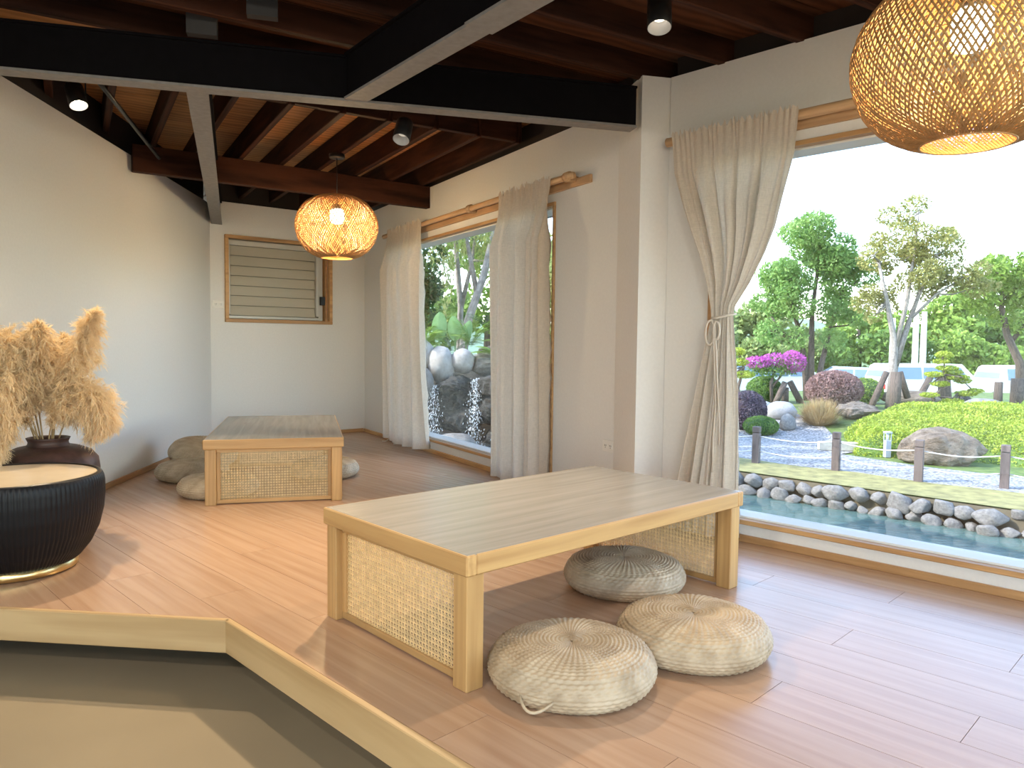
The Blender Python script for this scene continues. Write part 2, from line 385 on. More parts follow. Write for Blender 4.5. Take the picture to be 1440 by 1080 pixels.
for pt in (Vector((-1.44, 3.50, 2.39)), Vector((-1.12, 3.37, 2.42))):
    MB().box((0, 0, .09), (.13, .05, .18)).build('spacer_block', m_spacer, ceiling, loc=tuple(pt), rot=(0, 0, R(15)))
tag(MB().tube([(-2.02, 3.60, 2.27), (-2.19, 4.20, 2.275), (-2.52, 5.36, 2.28)], .012, 10).build('tie_rod', m_black, None, True),
    'thin black steel rod running slantwise under the roof boards beside the long plain wall', 'rod')

# ------------------------------------------------------------------ windows
def window_big(name, wmat, h, muntin=None):
    x0, x1, z0, z1 = h; w = thing(name, None, None); w.matrix_world = wmat; tag(w, kind='structure')
    t = .024
    def part(nm, mat, c, s): return MB().cbox(c, s, .003).build(nm, mat, w)
    # wooden lining flush with the wall face
    part('frame_board', m_trim, ((x0 + x1) / 2, .012, z0 + t / 2), (x1 - x0, .05, t)); part('frame_board', m_trim, ((x0 + x1) / 2, .012, z1 - t / 2), (x1 - x0, .05, t))
    part('frame_board', m_trim, (x0 + t / 2, .012, (z0 + z1) / 2), (t, .05, z1 - z0 - 2 * t)); part('frame_board', m_trim, (x1 - t / 2, .012, (z0 + z1) / 2), (t, .05, z1 - z0 - 2 * t))
    # white reveal and sash
    a0, a1, b0, b1 = x0 + .002, x1 - .002, z0 + .002, z1 - .002
    part('sill', m_white, ((a0 + a1) / 2, .112, b0 + .016), (a1 - a0, .145, .03)); part('head', m_white, ((a0 + a1) / 2, .112, b1 - .016), (a1 - a0, .145, .03))
    part('jamb', m_white, (a0 + .012, .112, (b0 + b1) / 2), (.024, .145, b1 - b0 - .066)); part('jamb', m_white, (a1 - .012, .112, (b0 + b1) / 2), (.024, .145, b1 - b0 - .066))
    MB().box(((x0 + x1) / 2, .16, (z0 + z1) / 2), (x1 - x0 - .05, .006, z1 - z0 - .066)).build('pane', m_glass, w)
    return w
window_big('window_2', MA, HA); window_big('window_3', MN, HN)
# small louvred window in the back wall
w1 = thing('window_1', None, None); w1.matrix_world = MBk; tag(w1, kind='structure')
x0, x1, z0, z1 = HB
def wp(nm, mat, c, s, p=None): return MB().cbox(c, s, .003).build(nm, mat, p or w1)
t = .034
for c, s in ((((x0 + x1) / 2, .0, z0 + t / 2), (x1 - x0, .06, t)), (((x0 + x1) / 2, .0, z1 - t / 2), (x1 - x0, .06, t)), ((x0 + t / 2, .0, (z0 + z1) / 2), (t, .06, z1 - z0 - 2 * t)), ((x1 - t / 2, .0, (z0 + z1) / 2), (t, .06, z1 - z0 - 2 * t))):
    wp('frame_board', m_trim, c, s)
wp('jamb_board', m_trim, (x1 - .045, .09, (z0 + z1) / 2), (.022, .12, z1 - z0 - .07))
ix0, ix1, iz0, iz1 = x0 + .04, x1 - .125, z0 + .04, z1 - .04
for c, s in ((((ix0 + ix1) / 2, .07, iz0 + .014), (ix1 - ix0, .05, .028)), (((ix0 + ix1) / 2, .07, iz1 - .025), (ix1 - ix0, .05, .05)), ((ix0 + .014, .07, (iz0 + iz1) / 2), (.028, .05, iz1 - iz0 - .08)), ((ix1 - .014, .07, (iz0 + iz1) / 2), (.028, .05, iz1 - iz0 - .08))):
    wp('sash', m_alu, c, s)
wp('side_track', m_alu, (x1 - .095, .085, (z0 + z1) / 2), (.05, .03, z1 - z0 - .08))
ns = 7; sh = (iz1 - iz0 - .08) / ns
for i in range(ns):
    o = MB().box((0, 0, 0), (ix1 - ix0 - .06, .005, sh * .99)).build('slat', m_slat, w1, loc=((ix0 + ix1) / 2, .085, iz0 + .03 + sh * (i + .5)), rot=(R(-17), 0, 0))
MB().box(((x0 + x1) / 2, .15, (z0 + z1) / 2), (x1 - x0 - .02, .01, z1 - z0 - .02)).build('backing_pane', plain('frosted_backing', (.42, .40, .34), .6), w1)
wp('latch', m_black, (x1 - .085, .045, z0 + .25), (.05, .035, .09))
wp('hinge', plain('ivory_plastic', (.85, .75, .5), .4), (ix0 + .004, .04, z0 + .48), (.016, .02, .06))

def outlet(wmat, x, z, label):
    o = thing('wall_outlet', label, 'outlet'); o.matrix_world = wmat @ Matrix.Translation((x, 0, z))
    MB().cbox((0, -.004, 0), (.118, .008, .072), .003).build('cover_plate', m_outlet, o)
    for dx in (-.024, .024):
        s = MB().cbox((dx, -.0095, 0), (.034, .004, .03), .002).build('socket', m_outlet, o)
        MB().box((dx - .006, -.0118, .004), (.003, .002, .009)).box((dx + .006, -.0118, .004), (.003, .002, .009)).box((dx, -.0118, -.008), (.004, .002, .004)).build('slot', m_black, s)
    return o
outlet(MBk, LB - 1.575, 1.345, 'white double wall outlet beside the small louvred window')
outlet(MA, -1.845, .385, 'white double wall outlet low on the wall next to the plaster column')

# ------------------------------------------------------------------ curtain rods
def rod(name, label, wmat, x0, x1, z, d, brackets, r=.021, batten=None):
    o = thing(name, label, 'curtain rod'); o.matrix_world = wmat
    n = 24; MB().tube([(x0 + (x1 - x0) * i / n, -d, z) for i in range(n + 1)], r, 16).build('pole', m_rod, o, True)
    if batten: MB().cbox(((batten[0] + batten[1]) / 2, -.011, z - .03), (batten[1] - batten[0], .022, .05), .003).build('batten', m_rod, o)
    for bx in brackets:
        b = MB().cbox((bx, -d * .5, z - .012), (.05, d + .01, .036), .006)
        b.build('bracket', m_rod, o)
        MB().tube([(bx - .024, -d, z), (bx + .024, -d, z)], r * 1.5, 16).build('ring', m_rod, o, True)
    return o
rod('curtain_rod', 'long round wooden curtain rod on a batten above the window overlooking the waterfall', MA, -1.52, 1.79, 2.055, .07, (-.11, -1.46), batten=(-1.63, 1.72))
rod('curtain_rod', 'round wooden curtain rod above the wide window overlooking the pond', MN, -2.3, 1.145, 2.085, .06, (-1.9, -.35), r=.024, batten=(-2.3, 1.0))

# ------------------------------------------------------------------ curtains
def lerp_tab(tab, z):
    zs = [a[0] for a in tab][::-1]; return [float(np.interp(z, zs, [a[k] for a in tab][::-1])) for k in range(1, len(tab[0]))]
def curtain(label, wmat, tab, ztop, zbot, d0, folds, amp, seed, nu=150, nz=110, hemlift=None, drod=.07):
    """tab rows: (z, x_left_edge, x_right_edge, amp_factor)"""
    o = thing('curtain', label, 'curtain'); o.matrix_world = wmat
    rg = np.random.default_rng(seed)
    s = np.linspace(0, 1, nu); ph = np.cumsum(.6 + rg.random(nu) * .8); ph = (ph - ph[0]) / (ph[-1] - ph[0])
    fr = rg.random(8) * 6.28
    V = np.zeros((nz, nu, 3))
    for j in range(nz):
        tz = j / (nz - 1); z = ztop + (zbot - ztop) * tz
        xa, xb, af = lerp_tab(tab, z)
        hd = np.clip((ztop - z) / .10, 0, 1)                        # gathered heading: many small pleats
        big = 2 * np.abs(np.cos(np.pi * folds * ph + fr[0] + .25 * np.sin(2.0 * z + fr[1]))) ** .6 - 1 + .35 * np.sin(2 * np.pi * folds * 1.73 * ph + fr[2] + .7 * z)
        small = np.sin(2 * np.pi * folds * 4.3 * ph + fr[3])
        k2 = np.clip((ztop - z - .05) / .35, 0, 1); y = -(drod + .027) * (1 - k2) - d0 * k2 - amp * af * big * k2 * (.4 + .6 * k2) - .006 * small * (1 - .6 * hd)
        x = xa + (xb - xa) * (s + .018 * af * np.sin(2 * np.pi * folds * ph + fr[4] + 1.4) * np.sin(np.pi * s))
        V[j, :, 0] = x; V[j, :, 1] = y
        zz = np.full(nu, z)
        if j == 0: zz = zz + .012 * np.sin(2 * np.pi * folds * 6 * ph) + .008 * rg.standard_normal(nu)
        if tz > .9 and hemlift is not None: zz = zz + np.interp(s, [h[0] for h in hemlift], [h[1] for h in hemlift]) * (tz - .9) / .1
        V[j, :, 2] = zz
    cl = link('cloth', np_mesh('cloth', V.reshape(-1, 3), grid_faces(nu, nz)), m_fab, o, True)
    # hem band and loose tape ends
    return o
cA1 = curtain('narrow beige linen curtain at the corner end of the waterfall window', MA,
        [(2.09, 1.62, .80, 1), (1.0, 1.54, .74, 1), (.0, 1.48, .67, 1.1)], 2.095, .035, .115, 4.5, .055, 3, hemlift=[(0, .03), (.3, .0), (1, .01)])
cA2 = curtain('broad beige linen curtain with loose tapes at the column end of the waterfall window', MA,
        [(2.09, -.62, -1.30, 1), (1.0, -.64, -1.285, 1.1), (0, -.655, -1.275, 1.1)], 2.085, .04, .118, 4.2, .058, 8, hemlift=[(0, .0), (.3, -.01), (.75, .0), (1, .03)])
cN = curtain('beige linen curtain tied in the middle with a bow, hanging beside the column', MN,
        [(2.12, 1.095, .405, .9), (1.9, 1.065, .42, 1), (1.573, .935, .50, 1.25), (1.45, .885, .55, 1.2), (1.31, .845, .625, .9), (1.2, .827, .70, .6), (1.15, .823, .71, .5), (1.05, .84, .70, .7), (.76, .893, .668, 1.1), (.30, .978, .645, 1.4), (0, 1.03, .635, 1.5)],
        2.115, .03, .095, 5, .036, 21, nu=170, nz=150)
def ties(o, pts_list):
    for p in pts_list: MB().tube(p, .0045, 6).build('tape', m_tape, o, True)
ties(cA1, [[(1.545, -.10, .30), (1.55, -.115, .12), (1.53, -.11, .04), (1.59, -.12, .012), (1.63, -.14, .008)], [(1.42, -.10, .08), (1.38, -.12, .03), (1.34, -.13, .012)]])
ties(cA2, [[(-.93, -.125, 1.2), (-.925, -.13, .6), (-.93, -.13, .15), (-.87, -.14, .03), (-.80, -.15, .010)], [(-1.0, -.11, .09), (-.97, -.13, .02), (-.92, -.15, .008)]])
MB().tube([(.833, -.06, 1.145), (.825, -.10, 1.142), (.79, -.135, 1.137), (.75, -.14, 1.143), (.71, -.12, 1.155), (.70, -.085, 1.16)], [.006] * 6, 8).build('tie_band', m_tape, cN, True)
lo = [(.792, -.145, 1.128)] + [(.805 + .026 * math.sin(a), -.150, 1.065 + .062 * math.cos(a)) for a in np.linspace(.3, 5.9, 14)] + [(.790, -.147, 1.126)]
lo2 = [(.785, -.145, 1.128)] + [(.768 + .018 * math.sin(a), -.152, 1.075 + .045 * math.cos(a)) for a in np.linspace(.3, 5.9, 12)] + [(.785, -.147, 1.126)]
MB().tube(lo, .006, 6).tube(lo2, .006, 6).build('bow', m_tape, cN, True)
MB().tube([(.788, -.15, 1.12), (.778, -.155, 1.0), (.772, -.15, .86), (.768, -.14, .7), (.775, -.145, .52), (.77, -.15, .36)], .005, 6).tube([(.784, -.15, 1.12), (.765, -.155, .98), (.755, -.15, .8), (.745, -.14, .62), (.74, -.145, .5)], .005, 6).build('tape', m_tape, cN, True)

# ------------------------------------------------------------------ low tables with cane ends
def cane_mesh(w, h, pitch=.0160):
    b = MB(); nx, nz = int(w / pitch), int(h / pitch); px, pz = w / nx, h / nz; sw = .0014
    for i in range(nx + 1):
        for dxx in (-.0012, .0012): b.box((-w / 2 + i * px + dxx, 0, 0), (sw, .0014, h))
    for i in range(nz + 1):
        for dzz in (-.0012, .0012): b.box((0, -.0012, -h / 2 + i * pz + dzz), (w, .0014, sw))
    # diagonals through the holes' corners
    for sgn in (1, -1):
        for k in range(-nz, nx + 1):
            pts = []
            i0, i1 = max(0, k), min(nx, k + nz)
            if i1 - i0 < 1: continue
            xa, xb = -w / 2 + i0 * px, -w / 2 + i1 * px; za, zb = -h / 2 + (i0 - k) * pz, -h / 2 + (i1 - k) * pz
            if sgn < 0: za, zb = -za, -zb
            L = math.hypot(xb - xa, zb - za); a = math.atan2(zb - za, xb - xa)
            b.box(((xa + xb) / 2, .0012 * sgn, (za + zb) / 2), (L, .001, .0014), m=Matrix.Rotation(-a, 4, 'Y'))
    return b.mesh('cane')
TW, TL, TH, TS, LG = .825, 1.47, .40, .060, .064
def low_table(label, loc, rz):
    """local X along the long side"""
    o = thing('low_table', label, 'table', loc, rz, None)
    rim = MB()
    fw = .038
    for sx in (-1, 1): MB().cbox((0, 0, 0), (TW, fw, TS), .004).build('edge_board', m_table, o, loc=(sx * (TL / 2 - fw / 2), 0, TH - TS / 2), rot=(0, 0, R(90)))
    for sy in (-1, 1): MB().cbox((0, 0, 0), (TL - 2 * fw, fw, TS), .004).build('edge_board', m_table, o, loc=(0, sy * (TW / 2 - fw / 2), TH - TS / 2))
    MB().cbox((0, 0, TH - TS / 2 + .0065), (TL - .012, TW - .012, TS - .011), .003).build('tabletop', m_ttop, o)
    lx, ly = TL / 2 - LG / 2 - .010, TW / 2 - LG / 2 - .010
    for sx in (-1, 1):
        for sy in (-1, 1):
            MB().cbox((0, 0, 0), (TH - TS, LG, LG), .003).build('leg', m_table, o, loc=(sx * lx, sy * ly, (TH - TS) / 2), rot=(0, R(90), 0))
    iw = 2 * (ly - LG / 2); z0, z1 = .006, TH - TS; bw = .022
    for sx in (-1, 1):
        pn = thing('cane_panel', None, None); pn.parent = o; pn.location = (sx * (lx - .004), 0, 0)
        for zc, hh in ((z0 + bw / 2, bw), (z1 - bw / 2, bw)): MB().cbox((0, 0, 0), (iw, .022, hh), .002).build('rail', m_table, pn, loc=(0, 0, zc), rot=(0, 0, R(90)))
        for sy in (-1, 1): MB().cbox((0, 0, 0), (z1 - z0 - 2 * bw, .022, bw), .002).build('stile', m_table, pn, loc=(0, sy * (iw / 2 - bw / 2), (z0 + z1) / 2), rot=(R(0), R(90), 0))
        c = link('cane_weave', CANE, m_cane, pn, loc=(0, 0, (z0 + z1) / 2), rot=(0, 0, R(90)))
        c['kind'] = 'stuff'
    return o
iw_ = TW - 2 * LG - .020
CANE = cane_mesh(iw_ - .044 + .004, TH - TS - .006 - .044 + .004)
low_table('pale wooden low table with cane end panels, three woven cushions around it', (.1425, 2.859, 0), math.atan2(.975, 1.064))
low_table('pale wooden low table with cane end panels near the corner below the louvred window', (-1.641, 5.236, 0), math.atan2(1.3785, -.380))

# ------------------------------------------------------------------ woven straw cushions
def straw_mat():
    m, t, p, o = new_mat('straw'); L = t.links
    tc = nd(t, 'ShaderNodeTexCoord'); nz = nd(t, 'ShaderNodeTexNoise'); nz.inputs['Scale'].default_value = 14; nz.inputs['Detail'].default_value = 5
    L.new(tc.outputs['Object'], nz.inputs['Vector'])
    L.new(ramp(t, nz.outputs[0], [(.36, .275, .175), (.49, .39, .265), (.58, .48, .34)], [.3, .5, .7]), p.inputs['Base Color'])
    p.inputs['Roughness'].default_value = .55
    return m
m_straw = straw_mat()
def cushion_mesh():
    prof = [(.002, .120), (.03, .123), (.10, .127), (.16, .123), (.196, .114), (.216, .104), (.236, .084), (.247, .062), (.247, .042), (.236, .022), (.215, .008), (.19, .001), (.10, 0.0), (.002, 0.0)]
    P = np.array(prof); d = np.r_[0, np.cumsum(np.hypot(*np.diff(P, axis=0).T))]
    s = np.linspace(0, d[-1], 190); r = np.interp(s, d, P[:, 0]); z = np.interp(s, d, P[:, 1])
    k = np.ones(5) / 5                                   # soften the corners
    r2 = np.convolve(np.r_[[r[0]] * 2, r, [r[-1]] * 2], k, 'valid'); z2 = np.convolve(np.r_[[z[0]] * 2, z, [z[-1]] * 2], k, 'valid')
    tr = np.gradient(r2); tz = np.gradient(z2); ln = np.hypot(tr, tz); nr, nzv = -tz / ln, tr / ln
    nr, nzv = -(-nr), nzv
    sgn = -1
    n_th = 384; th = np.linspace(0, 2 * np.pi, n_th, endpoint=False)
    pitch = .0122; ringf = s / pitch; ring = np.floor(ringf); pr = np.abs(np.sin(np.pi * ringf))
    V = np.zeros((len(s), n_th, 3)); n = 60
    for i in range(len(s)):
        tw = .5 + .5 * np.cos(n * th + ring[i] * (.55 if s[i] < .215 else np.pi) + np.pi * .8 * (ringf[i] - ring[i]))
        a = .0052 * pr[i] * (.35 + .65 * tw) * min(1, r2[i] / .03)
        a = a + .0012 * np.sin(5 * th + 2) * (r2[i] / .25)
        if abs(s[i] - .222) < .004: a = a + .0025
        R_ = r2[i] - nr[i] * -a * -1 if False else r2[i] + (-tz[i] / ln[i]) * a * 1
        Z_ = z2[i] + (tr[i] / ln[i]) * a
        V[i, :, 0] = R_ * np.cos(th); V[i, :, 1] = R_ * np.sin(th); V[i, :, 2] = np.maximum(Z_, 0.0)
    f = grid_faces(n_th, len(s), True)
    me = np_mesh('cushion', V.reshape(-1, 3), f[:, ::-1]); return me
CUSH = cushion_mesh()
def cushion(label, loc, rot=(0, 0, 0), group=None, handle=None, sc=1.0, twigs=False):
    o = thing('floor_cushion', label, 'cushion', loc, 0, group); o.rotation_euler = rot; o.scale = (sc, sc, sc)
    link('woven_body', CUSH, m_straw, o, True)
    if handle is not None:
        a0 = handle; pts = []
        for i, tt in enumerate(np.linspace(0, 1, 11)):
            a = a0 + (tt - .5) * .42; rr = .244 + .030 * math.sin(math.pi * tt); pts.append((rr * math.cos(a), rr * math.sin(a), .050 - .026 * math.sin(math.pi * tt)))
        MB().tube(pts, .0042, 8).build('rope_handle', m_straw, o, True)
    if twigs:
        MB().tube([(.235, -.075, .075), (.258, -.07, .062), (.262, -.10, .055)], .002, 5).build('loose_straw', m_straw, o)
        MB().tube([(.215, -.13, .06), (.233, -.15, .066)], .002, 5).build('loose_straw', m_straw, o)
    return o
cushion('round woven straw floor cushion with a small rope handle, against the table leg', (.186, 2.165, 0), (0, 0, .2), handle=-2.05 - .2)
cushion('round woven straw floor cushion with loose straw ends, out in front of the low table', (.607, 2.412, 0), (0, 0, 1.4), twigs=True)
cushion('shaded round woven straw floor cushion tucked beneath the tabletop', (.474, 3.045, 0), (0, 0, 2.6))
cushion('woven straw cushion flat on the floor, bottom of the pile beside the plain wall', (-2.30, 5.335, 0), (0, 0, .7))
cushion('woven straw cushion tilted on top of another, leaning towards the long plain wall', (-2.37, 5.69, .085), (R(13), R(6), .3))
cushion('woven straw cushion lying half under the corner table, at its leg', (-1.90, 4.80, 0), (0, 0, 1.9))
cushion('woven straw cushion showing past the window side of the corner table', (-1.385, 5.50, 0), (0, 0, 3.1))

# ------------------------------------------------------------------ drum side table
o = thing('side_table', 'black fluted drum side table with a cream stone top and brass foot ring', 'side table', (-2.132, 3.17, 0))
nfl, nth = 110, 660
prof = [(.222, .034), (.245, .05), (.285, .10), (.318, .17), (.337, .25), (.343, .32), (.342, .37), (.338, .395), (.331, .408)]
pp = np.array(prof); zz = np.linspace(0, 1, 40); dd = np.r_[0, np.cumsum(np.hypot(*np.diff(pp, axis=0).T))]; dd /= dd[-1]
rr = np.interp(zz, dd, pp[:, 0]); hz = np.interp(zz, dd, pp[:, 1]); th = np.linspace(0, 2 * np.pi, nth, endpoint=False)
V = np.zeros((40, nth, 3)); flu = .0035 * (np.abs(np.cos(nfl * th / 2)) - .6)
for i in range(40):
    q = rr[i] + flu * (1 if i < 38 else .3); V[i, :, 0] = q * np.cos(th); V[i, :, 1] = q * np.sin(th); V[i, :, 2] = hz[i]
link('fluted_body', np_mesh('fluted', V.reshape(-1, 3), grid_faces(nth, 40, True)), plain('black_lacquer', (.004, .004, .0055), .42, spec=.25), o, True)
MB().lathe([(.331, .408), (.326, .413), (.316, .413), (.312, .400)], 96, cap=False).build('rim', plain('black_rim', (.012, .012, .014), .35), o, True)
MB().lathe([(.22, .380), (.313, .380), (.313, .4065), (.309, .408)], 96).build('stone_top', plain('cream_stone', (.62, .52, .38), .25, var=.06, scale=7), o)
MB().lathe([(.225, .006), (.234, .010), (.234, .040), (.222, .044), (.20, .044)], 96).build('foot_ring', m_gold, o, True)
for a in (.4, 2.5, 4.6):
    MB().lathe([(.012, 0), (.012, .008)], 12, (.19 * math.cos(a), .19 * math.sin(a), 0)).build('glide', m_black, o)

# ------------------------------------------------------------------ vase with pampas grass
VC = Vector((-2.325, 3.72, 0))
m_vase = plain('brown_stoneware', (.060, .030, .024), .5, var=.5, scale=18, bmp=.25)
o = thing('vase', 'dark brown stoneware vase with a narrow neck behind the black drum table', 'vase', VC)
vp = [(.11, 0), (.125, .004), (.16, .06), (.20, .15), (.222, .25), (.228, .34), (.221, .392), (.192, .43), (.142, .452), (.105, .460)]
MB().lathe(vp, 64).build('body', m_vase, o, True)
MB().lathe([(.098, .458), (.090, .470), (.088, .480), (.094, .494), (.098, .500), (.090, .502), (.078, .496), (.075, .465)], 48, cap=False).build('neck', m_vase, o, True)
m_stem = plain('dry_stem', (.42, .30, .15), .7)
def pampas_mat():
    m, t, p, oo = new_mat('pampas_fluff'); L = t.links
    p.inputs['Base Color'].default_value = (.84, .71, .50, 1); p.inputs['Roughness'].default_value = .9; p.inputs['Specular IOR Level'].default_value = .1
    tr = nd(t, 'ShaderNodeBsdfTranslucent'); tr.inputs[0].default_value = (.88, .70, .42, 1); mx = nd(t, 'ShaderNodeMixShader'); mx.inputs[0].default_value = .45
    L.new(p.outputs[0], mx.inputs[1]); L.new(tr.outputs[0], mx.inputs[2]); L.new(mx.outputs[0], oo.inputs[0]); return m
m_pamp = pampas_mat()
def bez(p0, p1, p2, p3, t):
    t = t[:, None]; return (1 - t) ** 3 * p0 + 3 * (1 - t) ** 2 * t * p1 + 3 * (1 - t) * t * t * p2 + t ** 3 * p3
def plume(label, ctrl, nb=170, spread=.085, droop=.11, seed=0, start=.2):
    """ctrl: four bezier points in metres relative to the vase"""
    rg = np.random.default_rng(seed); c = [np.array(p, float) for p in ctrl]
    o = thing('pampas_plume', label, 'dried grass', VC)
    st = bez(*c, np.linspace(0, .9, 14)); MB().tube(st, list(np.linspace(.0042, .0015, 14)), 6).build('stem', m_stem, o, True)
    nh = 46; tb = start + (1 - start) * rg.random(nb) ** .8
    P0 = bez(*c, tb); P1 = bez(*c, np.minimum(tb + .02, 1.02)); T = P1 - P0; T /= np.linalg.norm(T, axis=1)[:, None]
    env = np.sin(np.pi * np.clip((tb - start) / (1 - start) * .82 + .18, 0, 1)) ** .7
    D = rg.standard_normal((nb, 3)); D -= (D * T).sum(1)[:, None] * T; D /= np.linalg.norm(D, axis=1)[:, None]
    Lb = (.12 + .10 * rg.random(nb)) * (.45 + .55 * env)
    # branchlets: quadratic arcs leaving along the stem, opening outwards and drooping
    e1 = P0 + T * (Lb * .55)[:, None] + D * (spread * .35 * env)[:, None]
    e2 = P0 + T * (Lb * .75)[:, None] + D * (spread * (.6 + .7 * rg.random(nb)) * env)[:, None] + np.array([0, 0, -1]) * (droop * (.3 + rg.random(nb)) * env)[:, None]
    hb = rg.random((nb, nh)); tt = hb[..., None]
    B = (1 - tt) ** 2 * P0[:, None] + 2 * (1 - tt) * tt * e1[:, None] + tt ** 2 * e2[:, None]
    dB = 2 * (1 - tt) * (e1 - P0)[:, None] + 2 * tt * (e2 - e1)[:, None]; dB /= np.linalg.norm(dB, axis=2)[..., None]
    H = dB * .9 + rg.standard_normal((nb, nh, 3)) * .55; H /= np.linalg.norm(H, axis=2)[..., None]
    hl = (.018 + .024 * rg.random((nb, nh)))[..., None]
    A = B.reshape(-1, 3); Q = (B + H * hl * .55 + np.array([0, 0, -.003])).reshape(-1, 3); E_ = (B + H * hl + np.array([0, 0, -.008])).reshape(-1, 3)
    w = np.cross(H.reshape(-1, 3), rg.standard_normal((nb * nh, 3))); w /= np.linalg.norm(w, axis=1)[:, None]; w *= .0011
    n = len(A); V = np.concatenate([A - w, A + w, Q - w, Q + w, E_]); i = np.arange(n)
    F1 = np.stack([i, i + n, i + 3 * n], 1); F2 = np.stack([i, i + 3 * n, i + 2 * n], 1); F3 = np.stack([i + 2 * n, i + 3 * n, i + 4 * n], 1)
    # branchlet ribs
    ts = np.linspace(0, 1, 6)[None, :, None]; RB = (1 - ts) ** 2 * P0[:, None] + 2 * (1 - ts) * ts * e1[:, None] + ts ** 2 * e2[:, None]
    wr = np.cross(D, np.array([0, 0, 1.])); wr /= np.linalg.norm(wr, axis=1)[:, None] + 1e-9; wr = (wr * .0008)[:, None]
    R0 = (RB - wr).reshape(-1, 3); R1 = (RB + wr).reshape(-1, 3); nb6 = nb * 6; k = (np.arange(nb)[:, None] * 6 + np.arange(5)[None]).ravel(); b0 = 5 * n
    F4 = np.stack([b0 + k, b0 + k + 1, b0 + nb6 + k + 1], 1); F5 = np.stack([b0 + k, b0 + nb6 + k + 1, b0 + nb6 + k], 1)
    AV = np.concatenate([V, R0, R1]); n3 = np.array(PL); ov = np.maximum(0, (AV + np.array(VC)) @ n3 - (OL.dot(PL) - .006)); AV = AV - ov[:, None] * n3
    f = link('fluff', np_mesh('fluff', AV, np.concatenate([F1, F2, F3, F4, F5])), m_pamp, o); f['kind'] = 'stuff'
    return o
z0 = .44
plume('tallest pampas plume, upright on the window side of the vase', [(.02, 0, z0), (.05, -.02, .70), (.16, -.05, .90), (.255, -.05, 1.09)], 391, 0.098, 0.110, 1)
plume('pampas plume arching out over the floor beside the black drum table', [(.03, -.02, z0), (.06, -.06, .72), (.24, -.08, .86), (.33, -.07, .62)], 374, 0.103, 0.110, 2, .2)
plume('short pampas plume hanging low over the shoulder of the vase', [(.03, -.04, z0), (.05, -.10, .62), (.17, -.12, .74), (.28, -.10, .60)], 289, 0.069, 0.066, 3, .2)
plume('golden pampas plume standing straight up in the centre of the bunch', [(0, .02, z0), (.01, .03, .66), (.03, .04, .80), (.06, .03, .95)], 323, 0.092, 0.088, 4)
plume('broad pampas plume drooping towards the room from the bunch', [(-.02, -.03, z0), (-.04, -.10, .76), (-.08, -.20, 1.02), (-.04, -.28, .56)], 391, 0.115, 0.154, 5, .2)
plume('tall pampas plume bending towards the long plain wall', [(-.03, 0, z0), (-.05, -.05, .76), (-.07, -.12, .98), (-.10, -.17, .98)], 374, 0.115, 0.132, 6)
plume('heavy pampas plume hanging in long tassels on the wall side of the bunch', [(-.04, -.02, z0), (-.06, -.12, .78), (-.13, -.24, 1.02), (-.10, -.34, .52)], 391, 0.115, 0.154, 7, .2)
plume('pampas plume with a pale tip leaning just off the centre of the bunch', [(-.01, -.02, z0), (-.02, -.05, .74), (-.03, -.09, .92), (.03, -.12, 1.02)], 357, 0.109, 0.132, 8)

plume('short pampas plume falling forwards over the neck of the vase', [(0, -.05, z0), (-.02, -.12, .66), (-.06, -.24, .74), (-.07, -.29, .46)], 300, .08, .10, 9, .2)
plume('low pampas plume tucked in behind the neck on the window side', [(.02, .03, z0), (.05, .05, .60), (.12, .05, .70), (.20, .02, .58)], 300, .08, .08, 10, .2)
# ------------------------------------------------------------------ pendant lanterns
PROF = np.array([(.085, .236), (.15, .226), (.225, .188), (.282, .118), (.308, .040), (.306, -.030), (.280, -.110), (.228, -.176), (.165, -.214), (.118, -.226)])
def prof_at(t):
    d = np.r_[0, np.cumsum(np.hypot(*np.diff(PROF, axis=0).T))]; d /= d[-1]
    # Catmull-like smoothing by dense interpolation and averaging
    ts = np.linspace(0, 1, 200); r = np.interp(ts, d, PROF[:, 0]); z = np.interp(ts, d, PROF[:, 1]); k = np.ones(21) / 21
    r = np.r_[r[:10], np.convolve(r, k, 'valid'), r[-10:]]; z = np.r_[z[:10], np.convolve(z, k, 'valid'), z[-10:]]
    return np.interp(t, ts, r), np.interp(t, ts, z)
def weave_mesh(N, turn, width, rscale, ns=44, thick=.0009, dr=.0012):
    t = np.linspace(0, 1, ns); r, z = prof_at(t); r = r * rscale; z = z * rscale
    Vs, Fs, b = [], [], 0
    for fam in (1, -1):
        for k in range(N):
            a = 2 * np.pi * k / N + fam * turn * t + .01 * math.sin(k * 7.7)
            wob = dr * fam * np.sin(np.arange(ns) * np.pi * .5 + k)
            rr_ = r + wob; C_ = np.stack([rr_ * np.cos(a), rr_ * np.sin(a), z], 1)
            Tn = np.gradient(C_, axis=0); Tn /= np.linalg.norm(Tn, axis=1)[:, None]
            Nn = np.stack([np.cos(a), np.sin(a), np.gradient(r) * 0], 1); Bn = np.cross(Tn, Nn); Bn /= np.linalg.norm(Bn, axis=1)[:, None]; Nn = np.cross(Bn, Tn)
            w = width * (.8 + .4 * ((k * 37) % 11) / 11) / 2
            V4 = np.stack([C_ - Bn * w - Nn * thick, C_ + Bn * w - Nn * thick, C_ + Bn * w + Nn * thick, C_ - Bn * w + Nn * thick], 1).reshape(-1, 3)
            i = np.arange(ns - 1) * 4 + b
            for e in range(4): Fs.append(np.stack([i + e, i + (e + 1) % 4, i + 4 + (e + 1) % 4, i + 4 + e], 1))
            Vs.append(V4); b += ns * 4
    return np_mesh('weave', np.concatenate(Vs), np.concatenate(Fs))
m_bamboo = plain('bamboo_strip', (.46, .26, .10), .5, var=.25, scale=30)
m_bamboo2 = plain('bamboo_inner', (.78, .52, .20), .55, var=.2, scale=30)
WV_OUT = weave_mesh(112, 1.3, .0058, 1.0)
